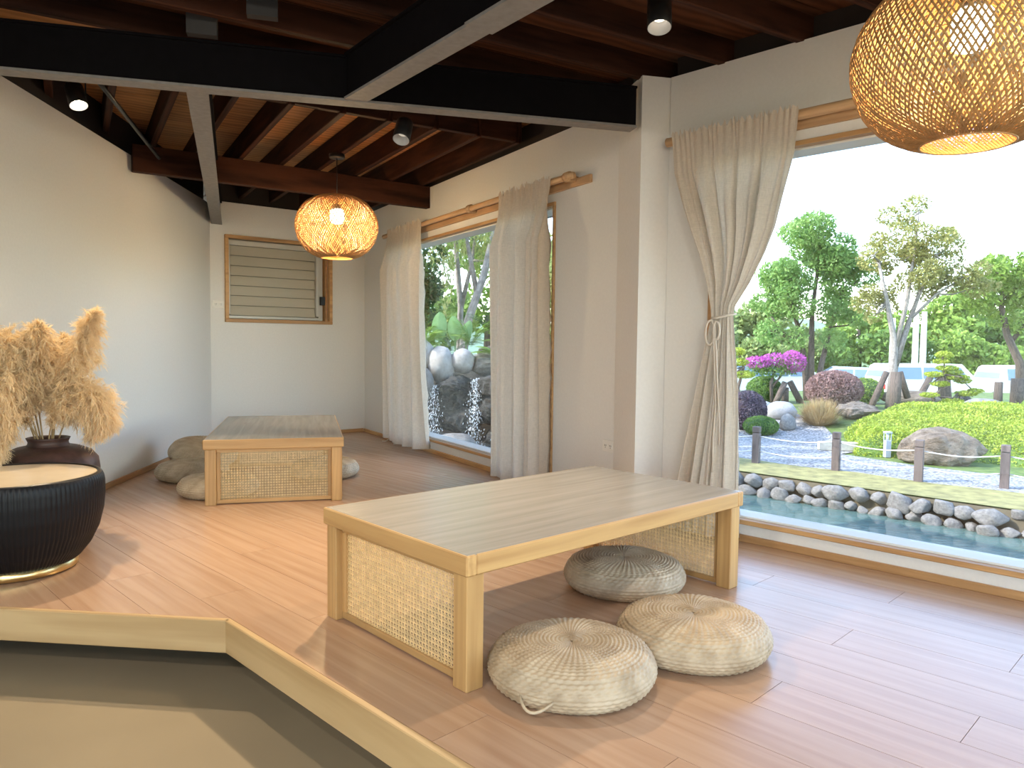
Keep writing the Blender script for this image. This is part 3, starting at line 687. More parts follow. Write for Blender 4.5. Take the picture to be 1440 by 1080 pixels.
m_bulb = emit('lit_frosted_glass', (1.0, .86, .62), 4)
def pendant(label, loc, ztop, power):
    o = thing('pendant_lamp', label, 'lamp', loc)
    s = link('woven_shade', WV_OUT, m_bamboo, o); s['kind'] = 'stuff'
    b = MB()
    for rr_, zz_ in ((.085, .238), (.118, -.228), (.306, 0)):
        b.tube([(rr_ * math.cos(a), rr_ * math.sin(a), zz_) for a in np.linspace(0, 2 * math.pi, 49)], .003 if rr_ < .2 else .0012, 6, False)
    b.build('hoop', m_bamboo, o, True)
    # fine mesh over the bottom opening
    g = MB(); r_ = .115
    for sg in (1, -1):
        for k in range(-12, 13):
            h = k * r_ / 12.5; L = 2 * math.sqrt(max(r_ * r_ - h * h, 0)); a = R(45) * sg
            g.box((-h * math.sin(a), h * math.cos(a), -.2275 + .0006 * sg), (L, .0016, .0008), a)
    g.build('bottom_mesh', m_bamboo, o)
    MB().lathe([(.030, .03), (.046, .035), (.052, .055), (.052, .125), (.045, .135)], 32).build('bulb_glass', m_bulb, o, True)
    MB().lathe([(.022, .135), (.030, .138), (.030, .165), (.012, .18)], 24).build('lamp_holder', m_black, o, True)
    MB().lathe([(.0035, .175), (.0035, ztop - loc[2] - .03)], 8).build('cord', m_black, o, True)
    MB().lathe([(.055, ztop - loc[2] - .03), (.058, ztop - loc[2] - .024), (.058, ztop - loc[2])], 32).build('ceiling_rose', m_black, o, True)
    for a in range(3):
        an = a * 2.09; MB().tube([(.02 * math.cos(an), .02 * math.sin(an), .16), (.085 * math.cos(an), .085 * math.sin(an), .236)], .0018, 6).build('spoke', m_black, o)
    l = bpy.data.lights.new('lamp_glow', 'POINT'); l.energy = power; l.color = (1.0, .74, .38); l.shadow_soft_size = .04
    lo_ = bpy.data.objects.new('lamp_glow', l); COL.objects.link(lo_); lo_.parent = o; lo_.location = (0, 0, .01)
    return o
pendant('woven bamboo globe pendant lamp, lit, hanging in front of the louvred window', (-1.335, 5.68, 1.855), 2.40, 15)
pendant('woven bamboo globe pendant lamp, lit, hanging before the wide pond window', (1.265, 2.12, 1.80), 2.445, 6)

# ------------------------------------------------------------------ ceiling spots
NEU = (1, .93, .84)
def spot(label, loc, tilt, aim, power, lit, yoke=False, stem=.1, cone=80, tone=(1, .78, .52)):
    o = thing('ceiling_spotlight', label, 'spotlight', loc)
    d = (Vector(aim) - Vector(loc)).normalized(); q = d.to_track_quat('-Z', 'Y')
    h = MB().lathe([(.036, .06), (.045, .058), (.046, -.055), (.043, -.058)], 32, cap=False).lathe([(.0, .0585), (.044, .0585)], 32, cap=False).build('housing', m_black, o, True)
    h.rotation_mode = 'QUATERNION'; h.rotation_quaternion = q
    r_ = MB().lathe([(.043, -.058), (.030, -.02), (.022, -.005)], 32, cap=False).build('reflector', plain('reflector_grey', (.45, .45, .46), .35), h, True)
    e = MB().lathe([(.0, -.012), (.024, -.014)], 24, cap=False).build('led', emit('led_' + str(lit), (1, .86, .66), lit), h)
    MB().tube([(0, 0, .05), (0, 0, stem)], .009, 10).build('stem', m_black, o, True)
    if yoke: MB().tube([(.05, 0, 0), (.05, 0, .07), (.03, 0, .10), (-.03, 0, .10), (-.05, 0, .07), (-.05, 0, 0)], .004, 6).build('yoke', m_black, o)
    l = bpy.data.lights.new('spot_beam', 'SPOT'); l.energy = power; l.color = tone; l.spot_size = R(cone); l.spot_blend = 1.0; l.shadow_soft_size = .03
    s_ = bpy.data.objects.new('spot_beam', l); COL.objects.link(s_); s_.parent = h; s_.location = (0, 0, -.07)
    return o
spot('small lit spotlight with a yoke under the roof boards above the long plain wall', (-2.33, 4.03, 2.28), 0, (-1.45, 3.45, 0), 34, 12, True, .25, 78)
spot('black can spotlight hanging under the big steel beam', (-.594, 4.02, 2.115), 0, (-.85, 2.9, 0), 42, .12, False, .06, 118)
spot('black can spotlight on a stem below the rafters near the plaster column', (.535, 2.86, 2.235), 0, (.45, 2.2, 0), 14, 1.2, False, .20, 110)
spot('unseen black can spotlight added as fill over the lower beige floor', (-1.3, -.6, 2.25), 0, (-1.2, 1.5, -.2), 34, 4, False, .19, 130, NEU)  # out-of-frame spot added to brighten the room
spot('unseen black can spotlight added as fill over the end of the platform', (2.3, 1.2, 2.25), 0, (1.6, 2.0, 0), 8, 4, False, .19, 130, NEU)  # likewise added: extra fill above the platform
spot('unseen black can spotlight added as fill near the open rear wall', (.6, -1.6, 2.25), 0, (.4, .6, -.2), 34, 4, False, .19, 130, NEU)  # added fill from the rear, no lamp known there

# ================================================================== OUTSIDE
def gz(x, y):
    d = x * .705 + y * .709; t = np.clip((d - 16) / 5, 0, 1); t = t * t * (3 - 2 * t); return -1.2 + .45 * t
def ground_mat():
    """lawn with a pale gravel path where the path runs"""
    m, t, p, o = new_mat('lawn'); L = t.links
    tc = nd(t, 'ShaderNodeTexCoord'); n = nd(t, 'ShaderNodeTexNoise'); n.inputs['Scale'].default_value = 6; n.inputs['Detail'].default_value = 8; L.new(tc.outputs['Object'], n.inputs['Vector'])
    L.new(ramp(t, n.outputs[0], [(.05, .10, .02), (.12, .18, .035), (.2, .22, .07)], [.3, .55, .75]), p.inputs['Base Color']); p.inputs['Roughness'].default_value = .9
    bump(t, p, n.outputs[0], .5, .03); return m
def gravel_mat():
    m, t, p, o = new_mat('gravel'); L = t.links
    tc = nd(t, 'ShaderNodeTexCoord'); v = nd(t, 'ShaderNodeTexVoronoi'); v.inputs['Scale'].default_value = 26; L.new(tc.outputs['Object'], v.inputs['Vector'])
    L.new(ramp(t, v.outputs['Color'], [(.11, .11, .11), (.30, .295, .285), (.44, .43, .41)], [.1, .5, .9]), p.inputs['Base Color']); p.inputs['Roughness'].default_value = .9
    bump(t, p, v.outputs['Distance'], .8, .03); return m
m_lawn, m_gravel = ground_mat(), gravel_mat()
ND = Vector((.705, .709, 0)); TD = Vector((.709, -.705, 0))     # away from the pond / along its edge (towards the right)
def DT(d, t, z=0): return ND * d + TD * t + Vector((0, 0, z))
# lawn sheet beyond the pond edge
nd_, ntt = 70, 60
ds = np.r_[np.linspace(12.05, 24, 40), np.linspace(25, 140, 30)]; ts = np.linspace(-75, 75, ntt)
Dm, Tm = np.meshgrid(ds, ts, indexing='ij'); X = ND.x * Dm + TD.x * Tm; Y = ND.y * Dm + TD.y * Tm
Z = gz(X, Y); V = np.stack([X, Y, Z], 2).reshape(-1, 3)
tag(link('ground', np_mesh('ground', V, grid_faces(ntt, nd_)[:, ::-1]), m_lawn, None, True), kind='structure')
# gravel walk parallel to the pond with a branch leading back on the left
gd = [(13.35, 9), (13.3, -5.0), (13.4, -9), (19.8, -11.0), (20.0, -9.0), (18.4, -7.4), (17.2, -6.6), (16.9, -5.7), (15.5, -5.9), (15.05, -4.2), (15.3, 9)]
b = MB()
gpts = [DT(d, t) for d, t in gd]
bm = bmesh.new(); vs = [bm.verts.new((q.x, q.y, 0)) for q in gpts]; f = bm.faces.new(vs)
bmesh.ops.triangulate(bm, faces=bm.faces[:]); bmesh.ops.subdivide_edges(bm, edges=bm.edges[:], cuts=9, use_grid_fill=True)
for v in bm.verts: v.co.z = float(gz(v.co.x, v.co.y)) + .018
if sum(fc.normal.z for fc in bm.faces) < 0: bmesh.ops.reverse_faces(bm, faces=bm.faces[:])
me = bpy.data.meshes.new('gravel_path'); bm.to_mesh(me); bm.free()
tag(link('gravel_path', me, m_gravel), kind='structure')
# pond
def water_mat():
    m, t, p, o = new_mat('pond_water'); L = t.links
    p.inputs['Base Color'].default_value = (.085, .15, .135, 1); p.inputs['Roughness'].default_value = .05; p.inputs['IOR'].default_value = 1.33
    tc = nd(t, 'ShaderNodeTexCoord'); mp = nd(t, 'ShaderNodeMapping'); mp.inputs['Scale'].default_value = (2.2, 7, 1); mp.inputs['Rotation'].default_value = (0, 0, R(45)); L.new(tc.outputs['Object'], mp.inputs[0])
    n = nd(t, 'ShaderNodeTexNoise'); n.inputs['Scale'].default_value = 1.1; n.inputs['Detail'].default_value = 4; L.new(mp.outputs[0], n.inputs['Vector'])
    bump(t, p, n.outputs[0], .22, .03); return m
m_water = water_mat()
tag(MB().prism([DT(-6, -24), DT(-6, 22), DT(12.2, 22), DT(12.2, -24)], -1.75, -1.55).build('pond_water', m_water), kind='structure')
# building foundation below the floor, outside the glass
fd = [Vector((p.x, p.y)) for p in (OL + UL * -8.8, CLB, CAB, OA + UA * -1.93, ON + UN * -3.62, RW)] + [Vector((-1.85, -3.4))]
tag(MB().prism(fd, -1.9, -.352).build('wall_foundation', plain('foundation_concrete', (.35, .34, .32), .9)), kind='structure')

# ---- rocks
def rock_mesh(seed, sub=3, rough=.18, flat=1.0, sharp=0.0):
    bm = bmesh.new(); bmesh.ops.create_icosphere(bm, subdivisions=sub, radius=1)
    rg = np.random.default_rng(seed); k = rg.standard_normal((9, 3)) * np.array([1.3, 2.2, 3.6] * 3)[:, None]; ph = rg.random(9) * 6.28; am = np.array([.5, .3, .2] * 3)
    pn_ = [Vector(q).normalized() for q in rg.standard_normal((13, 3))]; pd_ = .60 + .28 * rg.random(13)
    for v in bm.verts:
        c = np.array(v.co); s_ = float((am * np.sin(k @ c + ph)).sum())
        if sharp: s_ = s_ * (1 - sharp) + sharp * (abs(s_) ** .6 * (1 if s_ > 0 else -1))
        v.co = v.co * (1 + rough * s_)
        if sharp:
            for q, dq in zip(pn_, pd_):
                e_ = v.co.dot(q) - dq
                if e_ > 0: v.co -= q * (e_ * .92)
            c = np.array(v.co); v.co *= 1 + .035 * sharp * float(np.sin(k[2] * 3 @ c) + np.sin(k[5] * 4 @ c + 1) + np.sin(k[8] * 2.4 @ c + 2))
        v.co.z *= flat
    me = bpy.data.meshes.new('rock'); bm.to_mesh(me); bm.free(); return me
def rock_mat(name, c0, c1, sc=4, bmp=.6):
    m, t, p, o = new_mat(name); L = t.links
    tc = nd(t, 'ShaderNodeTexCoord'); n = nd(t, 'ShaderNodeTexNoise'); n.inputs['Scale'].default_value = sc; n.inputs['Detail'].default_value = 9; n.inputs['Roughness'].default_value = .65; L.new(tc.outputs['Object'], n.inputs['Vector'])
    L.new(ramp(t, n.outputs[0], [c0, c1], [.32, .68]), p.inputs['Base Color']); p.inputs['Roughness'].default_value = .85; bump(t, p, n.outputs[0], bmp, .15); return m
m_rock_b = rock_mat('brown_rock', (.095, .068, .045), (.33, .27, .205), 3.5, 1.0)
m_rock_g = rock_mat('grey_rock', (.125, .122, .115), (.26, .25, .23), 4, .3)
m_rock_d = rock_mat('dark_wet_rock', (.008, .009, .009), (.07, .07, .064), 3, .8)
m_rock_w = rock_mat('pale_boulder', (0.252, 0.246, 0.234), (0.396, 0.384, 0.366), 3, .15)
RK = [rock_mesh(100 + i, 3, .10) for i in range(5)]; RKS = [rock_mesh(200 + i, 3, .16, 1, .3) for i in range(8)]; RKR = [rock_mesh(300 + i, 5, .20, 1, .9) for i in range(3)]
def boulder(label, loc, size, mesh, mat, rz=0, sink=.25, name='boulder', group=None):
    me = mesh.copy(); me.materials.clear(); me.materials.append(mat)
    o = link(name, me, mat, None, True); o.scale = size; o.location = (loc[0], loc[1], loc[2] + size[2] * (1 - sink)); o.rotation_euler = (0, 0, rz)
    return tag(o, label, 'rock', group)
G = lambda x, y: (x, y, float(gz(x, y)))
boulder('big craggy brown boulder lying in front of the clipped yellow-green hedge', G(8.15, 14.15), (.80, .55, .50), RKR[0], m_rock_b, R(-20), .42)
boulder('wide flat brown rock behind the gravel walk, carrying a second slab', G(8.85, 19.15), (.72, .45, .24), RKR[1], m_rock_b, .2, .3)
boulder('flat slab of rock stacked on top of a wider flat rock', (8.95, 19.4, -.66), (.45, .3, .15), RKR[2], m_rock_b, .5, .2)
boulder('smooth pale boulder beside the tuft of brown grass', G(7.15, 19.7), (.44, .35, .27), RK[1], m_rock_w, .4, .3)
boulder('grey upright stone at the edge of the gravel walk before the pale boulder', G(6.82, 18.35), (.24, .2, .22), RK[2], m_rock_g, 1.0, .25)
boulder('small pale boulder behind the smooth boulder, beside the purple bush', G(7.05, 20.9), (.26, .2, .16), RK[3], m_rock_w, 0, .3)
boulder('long low tan boulder under the thin tree', G(12.3, 22.9), (.95, .5, .28), RK[4], m_rock_b, R(-10), .3)
boulder('rounded grey boulder on the lawn beside the bonsai pine', G(11.95, 18.75), (.54, .4, .31), RK[0], m_rock_g, R(-25), .3)
boulder('small dark rock behind the bonsai pine', G(13.3, 21.9), (.22, .2, .22), RK[2], m_rock_d, 0, .2)

# ---- stone edging of the pond
edge = thing('stone_edging', 'two courses of rounded stones edging the pond in front of the rope fence', 'stone wall')
rg = np.random.default_rng(5)
for meshes in (RKS,):
    for mm in meshes: mm.materials.append(m_rock_g)
for course, (dz, dd_, r0) in enumerate(((-1.31, 12.02, .15), (-1.50, 11.90, .125))):
    t = -9.5 - .1 * course
    while t < 1.5:
        r_ = r0 * (.75 + .6 * rg.random()); t += r_
        q = DT(dd_ + .04 * rg.standard_normal(), t, dz + .02 * rg.standard_normal())
        s_ = link('stone', RKS[rg.integers(8)], None, edge, True, loc=tuple(q), rot=(rg.random() * .5, rg.random() * .5, R(-45) + rg.standard_normal() * .3))
        s_.scale = (r_ * 1.05, r_ * .9, r_ * (.72 + .15 * rg.random()))
        t += r_ * .82
MB().prism([DT(12.06, -9.8), DT(12.06, 12), DT(12.5, 12), DT(12.5, -9.8)], -1.75, -1.215).build('earth_backing', plain('damp_earth', (.14, .12, .08), .95), edge)
# narrow dry-grass verge between the stones and the gravel
m_verge = plain('dry_turf', (.24, .22, .08), .95, var=.35, scale=5, bmp=.5)
b = MB()
for i in range(30):
    t0_, t1_ = -12 + i * .6, -12 + (i + 1) * .6; w0, w1 = .08 * math.sin(i * 1.7), .08 * math.sin((i + 1) * 1.7)
    b.add([DT(12.05, t0_, -1.19), DT(12.05, t1_, -1.19), DT(13.35 + w1, t1_, -1.178), DT(13.35 + w0, t0_, -1.178)], [(0, 1, 2, 3)])
tag(b.build('grass_verge', m_verge), kind='structure')

# ---- rope fence
m_post = wood('fence_post_wood', (.065, .05, .047), (.14, .11, .10), .8, (3, 20, 20), .2)
m_rope = plain('white_rope', (.72, .70, .66), .8)
PT = [(3.75, 14.5), (4.59, 13.875), (5.75, 13.102), (6.68, 12.12), (7.755, 11.613), (8.8, 10.9)]
wh = ['wrapped by the shade beyond the curtain', 'closest to the purple bush beyond the curtain', 'next to the concrete kerb block', 'standing in front of the big craggy boulder', 'to the right of the big craggy boulder', '']
PLB = {1: 'square wooden fence post nearest the purple bush beyond the curtain', 2: 'square wooden fence post in front of the concrete kerb block', 3: 'square wooden fence post in front of the big craggy boulder', 4: 'square wooden fence post past the big craggy boulder, in front of the hedge'}
ph = .70
for i in range(1, 5):
    x, y = PT[i]; o = thing('fence_post', PLB[i], 'post', (x, y, -1.2), R(-35), 'rope fence posts beside the pond')
    MB().cbox((0, 0, 0), (ph - .12, .13, .13), .008).build('shaft', m_post, o, loc=(0, 0, (ph - .12) / 2), rot=(0, R(90), 0))
    MB().cbox((0, 0, 0), (.11, .13, .13), .008).build('cap', m_post, o, loc=(0, 0, ph - .055), rot=(0, R(90), 0))
SPN = {0: 'running off behind the curtain', 1: 'spanning before the gravel walk', 2: 'spanning before the kerb block and bollard', 3: 'spanning before the big craggy boulder', 4: 'running on past the last post'}
for i in range(5):
    a, c = Vector((*PT[i], 0)), Vector((*PT[i + 1], 0)); e = (c - a).normalized() * .066
    for lev, z in (('upper', -1.2 + .52), ('lower', -1.2 + .24)):
        pts = [(a + e) + (c - a - 2 * e) * k / 12 + Vector((0, 0, z - .05 * math.sin(math.pi * k / 12))) for k in range(13)]
        tag(MB().tube(pts, .011, 6).build('fence_rope', m_rope, None, True), '%s white fence rope %s' % (lev, SPN[i]), 'rope', 'fence ropes')
# ---- kerb block, bollard light
kb = MB().cbox((0, 0, .09), (.88, .16, .18), .012).build('kerb_block', plain('weathered_concrete', (.42, .40, .33), .9, var=.2, scale=9), None, False, (6.95, 15.66, -1.18), (0, 0, R(-9)))
tag(kb, 'long weathered concrete kerb block at the end of the hedge', 'kerb')
o = thing('bollard_light', 'pale grey bollard light standing beside the big craggy boulder', 'bollard', (7.52, 14.82, -1.19))
m_bol = plain('grey_powdercoat', (.42, .47, .52), .5)
MB().cbox((0, 0, .17), (.11, .11, .34), .006).build('column', m_bol, o)
MB().cbox((0, 0, .50), (.13, .13, .035), .006).build('cap', m_bol, o)
for sx in (-1, 1):
    for sy in (-1, 1): MB().box((sx * .048, sy * .048, .41), (.014, .014, .15)).build('corner_bar', m_bol, o)
MB().lathe([(.028, .34), (.028, .48)], 16).build('lens', plain('frosted_lens', (.7, .72, .72), .3), o, True)

# ---- foliage
def leaf_mesh(name, C_, size, up=.3, rg=None, aspect=.5, dirs=None, fold=.25):
    """leaves: four-point folded leaf blades at centres C_"""
    rg = rg or rng; n = len(C_)
    A = rg.standard_normal((n, 3)) if dirs is None else dirs + rg.standard_normal((n, 3)) * .35
    A /= np.linalg.norm(A, axis=1)[:, None]
    N_ = rg.standard_normal((n, 3)) + np.array([0, 0, up * 3]); N_ -= (N_ * A).sum(1)[:, None] * A; N_ /= np.linalg.norm(N_, axis=1)[:, None] + 1e-9
    B = np.cross(N_, A); sz = (size * (.6 + .8 * rg.random(n)))[:, None]
    p0 = C_ - A * sz * .5; p2 = C_ + A * sz * .5; m_ = C_ + N_ * sz * fold * .3
    p1 = m_ + B * sz * aspect * .5; p3 = m_ - B * sz * aspect * .5
    V = np.stack([p0, p1, p2, p3], 1).reshape(-1, 3); i = np.arange(n) * 4
    return np_mesh(name, V, np.concatenate([np.stack([i, i + 1, i + 2], 1), np.stack([i, i + 2, i + 3], 1)]))
def blob_pts(c, r, n, rg, shell=.5):
    d = rg.standard_normal((n, 3)); d /= np.linalg.norm(d, axis=1)[:, None]
    rad = (shell + (1 - shell) * rg.random(n)) ** .7
    return np.array(c) + d * rad[:, None] * np.array(r)
m_bark = wood('bark', (.045, .034, .026), (.12, .092, .075), .9, (3, 14, 14), .5)
m_barkg = wood('bark_pale', (.13, .115, .10), (.27, .245, .215), .9, (3, 14, 14), .4)
def tree(name, label, loc, trunks, clusters, nleaf, lsize, lm, bark, seed, group=None, branches=True, cat='tree', up=.3, dirs=None, aspect=.5):
    """trunks: list of (points, r0, r1); clusters: list of (centre, radii)  - all relative to loc"""
    rg = np.random.default_rng(seed); o = thing(name, label, cat, loc, 0, group)
    for pts, r0_, r1_ in trunks:
        MB().tube(pts, list(np.linspace(r0_, r1_, len(pts))), 8).build('trunk', bark, o, True)
    if branches:
        tips = [Vector(t[0][-1]) for t in trunks] + [Vector(t[0][-2]) for t in trunks]
        for k, (c, r) in enumerate(clusters):
            if k % 2 and len(clusters) > 14: continue
            c = Vector(c); t_ = min(tips, key=lambda q: (q - c).length + (2 if q.z > c.z + .3 else 0)); m_ = (t_ + c) / 2 + Vector((rg.normal() * .15, rg.normal() * .15, -.1))
            MB().tube([t_, m_, c], [.035, .022, .009], 5).build('branch', bark, o, True)
    w = np.array([r[0] * r[1] + r[0] * r[2] for c, r in clusters]); w = w / w.sum()
    P = np.concatenate([blob_pts(c, r, max(8, int(nleaf * wi)), rg) for (c, r), wi in zip(clusters, w)])
    f = link('foliage', leaf_mesh('foliage', P, lsize, up, rg, aspect, None if dirs is None else np.tile(np.array(dirs, float), (len(P), 1))), lm, o); f['kind'] = 'stuff'
    return o
def clus(rg, n, c, r, cr):
    out = []
    for i in range(n):
        d = rg.standard_normal(3); d /= np.linalg.norm(d); q = np.array(c) + d * np.array(r) * rg.random() ** .4
        s_ = cr * (.7 + .6 * rg.random()); out.append((tuple(q), (s_, s_, s_ * .75)))
    return out
g_lime = leafmat('leaf_lime', (0.128, 0.239, 0.036), (0.335, 0.463, 0.096)); g_mid = leafmat('leaf_mid', (0.072, 0.160, 0.032), (0.223, 0.351, 0.080)); g_mid2 = leafmat('leaf_soft_green', (.12, .25, .06), (.34, .50, .16), .45); g_deep = leafmat('leaf_deep', (0.025, 0.068, 0.025), (0.096, 0.184, 0.057))
g_pale = leafmat('leaf_pale', (0.175, 0.264, 0.072), (0.367, 0.431, 0.160)); g_olive = leafmat('leaf_olive', (0.207, 0.239, 0.064), (0.415, 0.383, 0.144)); g_hedge = leafmat('leaf_hedge', (0.207, 0.319, 0.028), (0.478, 0.526, 0.080), .3)
g_red = leafmat('leaf_red', (.17, .09, .085), (.38, .25, .23), .25); g_purple = leafmat('leaf_purple', (.06, .045, .07), (.20, .155, .19), .2); g_mag = leafmat('petal_magenta', (.45, .06, .36), (.72, .22, .62), .4)
g_brown = leafmat('grass_brown', (0.335, 0.223, 0.096), (0.526, 0.399, 0.200), .4); g_willow = leafmat('leaf_willow', (0.207, 0.271, 0.064), (0.478, 0.494, 0.191), .5)
rgt_ = np.random.default_rng(3)
# broad tree with several trunks
x, y = 9.62, 24.2
tree('broad_tree', 'bushy bright green tree with several dark trunks fanning out', (x, y, -.75),
     [([(0, 0, -.1), (-.12, 0, 1.2), (-.35, .1, 2.4), (-.75, 0, 3.6)], .13, .05), ([(.1, 0, -.1), (.08, 0, 1.3), (.1, .1, 2.8), (.2, 0, 4.4)], .14, .05), ([(.22, 0, -.1), (.42, 0, 1.2), (.7, .05, 2.4), (1.0, 0, 3.5)], .12, .04), ([(-.1, .1, .9), (-.5, 0, 1.7), (-1.0, 0, 2.3), (-1.3, 0, 2.8)], .06, .03)],
     clus(rgt_, 12, (-.9, 0, 3.6), (1.0, .8, 1.3), .52) + clus(rgt_, 14, (.05, 0, 4.8), (1.1, .8, 1.1), .56) + clus(rgt_, 14, (1.05, 0, 3.7), (.85, .8, 1.4), .52) + [((-1.3, 0, 2.2), (.5, .5, .45)), ((.65, -.3, 2.0), (.45, .4, .4)), ((-.55, -.3, 2.0), (.4, .4, .4))],
     26000, .12, g_mid2, m_bark, 31)
# thin airy tree
tree('airy_tree', 'tall airy tree with a sparse yellowish crown and grey forked trunk', (10.9, 21.4, -.75),
     [([(0, 0, 0), (.05, 0, 1.2), (.05, 0, 1.9), (-.2, 0, 3.0), (-.5, 0, 4.2)], .15, .04), ([(.05, 0, 1.1), (.35, 0, 2.2), (.75, .1, 3.3), (1.1, 0, 4.4)], .11, .03), ([(.04, 0, 1.6), (.3, -.1, 3.0), (.5, 0, 4.4), (.6, 0, 5.6)], .08, .02), ([(.5, 0, 2.6), (1.2, 0, 3.3), (2.0, 0, 3.8)], .05, .02)],
     clus(rgt_, 26, (.55, 0, 4.7), (1.5, 1.1, 1.5), .38) + clus(rgt_, 12, (1.9, 0, 3.6), (1.0, .8, .8), .36) + clus(rgt_, 8, (-.5, 0, 3.0), (.6, .5, .7), .34),
     15000, .095, g_olive, m_barkg, 32)
tree('leaning_tree', 'green tree with a crooked trunk beside the parked vans', (15.9, 23.5, -.75),
     [([(.2, 0, 0), (.1, 0, 1.3), (-.35, 0, 2.2), (-.6, 0, 3.2), (-.5, 0, 4.0)], .16, .05), ([(-.2, 0, 2.0), (.5, 0, 2.9), (1.2, 0, 3.6)], .08, .03)],
     clus(rgt_, 22, (-.4, 0, 3.8), (1.6, 1.0, 1.3), .45) + clus(rgt_, 10, (.9, 0, 4.0), (1.0, .8, .8), .45), 9500, .15, g_lime, m_bark, 33)
# belt of trees behind the car park
BL = ['round pale green tree behind the broad multi-trunk tree', 'pale green tree behind the silver car and reddish bush', 'full green tree behind the airy tree', 'dense green tree behind the white vans', 'low spreading green tree behind the leaning tree', 'dark green tree closing the view behind the curtain edge', 'tall green tree at the far end of the car park']
for i, (x, y, h, w_, mm) in enumerate(((8.6, 38, 4.2, 3.0, g_pale), (14.0, 40, 4.0, 3.2, g_pale), (19.0, 41, 4.6, 3.4, g_lime), (23.0, 40, 4.4, 3.2, g_lime), (27.5, 39, 4.6, 3.4, g_mid), (11.2, 46, 6.2, 3.2, g_mid), (31, 42, 5.8, 4.0, g_mid))):
    tree('belt_tree', BL[i], (x, y, -.75), [([(0, 0, 0), (.1, 0, 1.2), (0, 0, h * .6)], .18, .07)], clus(rgt_, 22, (0, 0, h * .52), (w_ * .85, 1.5, h * .46), .85), 5200, .34, mm, m_bark, 60 + i, 'trees behind the car park', False)
SHL = ['leafy lime shrub behind the white van by the broad multi-trunk tree', 'pale leafy shrub behind the reddish round bush and silver car', 'mid-green leafy shrub behind the two utility poles', 'lime leafy shrub behind the bonsai pine and white van', 'pale leafy shrub behind the van with wide blue windows', 'mid-green leafy shrub behind the leaning tree']
for i, (x, y) in enumerate(((6.5, 34.5), (12.5, 35.5), (18.0, 36), (22.5, 35.5), (26.5, 35), (30.5, 35.5))):
    tree('belt_shrub', SHL[i], (x, y, -.75), [([(0, 0, 0), (0, 0, .6), (0, 0, 1.2)], .1, .05)], clus(rgt_, 14, (0, 0, 1.3), (2.6, .8, 1.1), .7), 3600, .26, (g_lime, g_pale, g_mid)[i % 3], m_bark, 160 + i, 'shrubs behind the parked cars', False, 'shrub')
# hills far off
V = []; nxh = 60
for j in range(2):
    for i in range(nxh):
        xx = -40 + i * 3.0; V.append((xx, 120 + j * 20, -2 if j == 0 else 6 + 2.5 * math.sin(i * .31) + 1.3 * math.sin(i * .83)))
tag(link('hill', np_mesh('hill', np.array(V), grid_faces(nxh, 2)), leafmat('far_hill', (0.160, 0.239, 0.144), (0.271, 0.351, 0.223), 0), None, True), 'hazy wooded hill beyond the car park', 'hill')

# ---- clipped hedge: dense mound of leaves on a solid core
hp = [(7.80, 17.41), (6.98, 15.05), (7.6, 14.75), (9.0, 14.25), (10.4, 12.6), (13.5, 15.4), (12.4, 18.0), (10.6, 19.0), (9.3, 18.6)]
def in_poly(P, poly):
    r_ = np.zeros(len(P), bool); n = len(poly); dist = np.full(len(P), 9.)
    for i in range(n):
        a = np.array(poly[i]); c = np.array(poly[(i + 1) % n]); e = c - a
        cond = ((a[1] > P[:, 1]) != (c[1] > P[:, 1])) & (P[:, 0] < (c[0] - a[0]) * (P[:, 1] - a[1]) / (c[1] - a[1] + 1e-12) + a[0]); r_ ^= cond
        t_ = np.clip(((P - a) @ e) / (e @ e), 0, 1); dist = np.minimum(dist, np.linalg.norm(P - a - t_[:, None] * e, axis=1))
    return r_, dist
hz_ = lambda P, dist: gz(P[:, 0], P[:, 1]) + .46 * (1 - np.exp(-dist / .22)) + .05 * np.sin(P[:, 0] * 3.1) * np.sin(P[:, 1] * 2.7)
hedge = thing('hedge', 'low clipped yellow-green hedge spreading behind the big craggy boulder', 'hedge', (0, 0, 0))
gx, gy = np.meshgrid(np.linspace(6.8, 13.7, 80), np.linspace(12.4, 19.2, 80)); PP = np.stack([gx.ravel(), gy.ravel()], 1); ins_, ds_ = in_poly(PP, hp)
zc = np.where(ins_, hz_(PP, ds_) - .05, gz(PP[:, 0], PP[:, 1]) - .1)
fc = grid_faces(80, 80); keep = ins_[fc].any(1)
link('core', np_mesh('core', np.c_[PP, zc], fc[keep]), plain('hedge_core', (.09, .16, .025), .9), hedge, True)
PP = np.stack([rng.uniform(6.8, 13.7, 90000), rng.uniform(12.4, 19.2, 90000)], 1); ins_, ds_ = in_poly(PP, hp); PP, ds_ = PP[ins_], ds_[ins_]
zt = hz_(PP, ds_); edge_ = np.exp(-ds_ / .15); gnd = gz(PP[:, 0], PP[:, 1]); zt = np.where(rng.random(len(PP)) < edge_ * .8, gnd + (zt - gnd) * rng.random(len(PP)), zt) + rng.normal(0, .022, len(PP))
lf = link('leaves', leaf_mesh('leaves', np.c_[PP, zt], .055, .5), g_hedge, hedge); lf['kind'] = 'stuff'
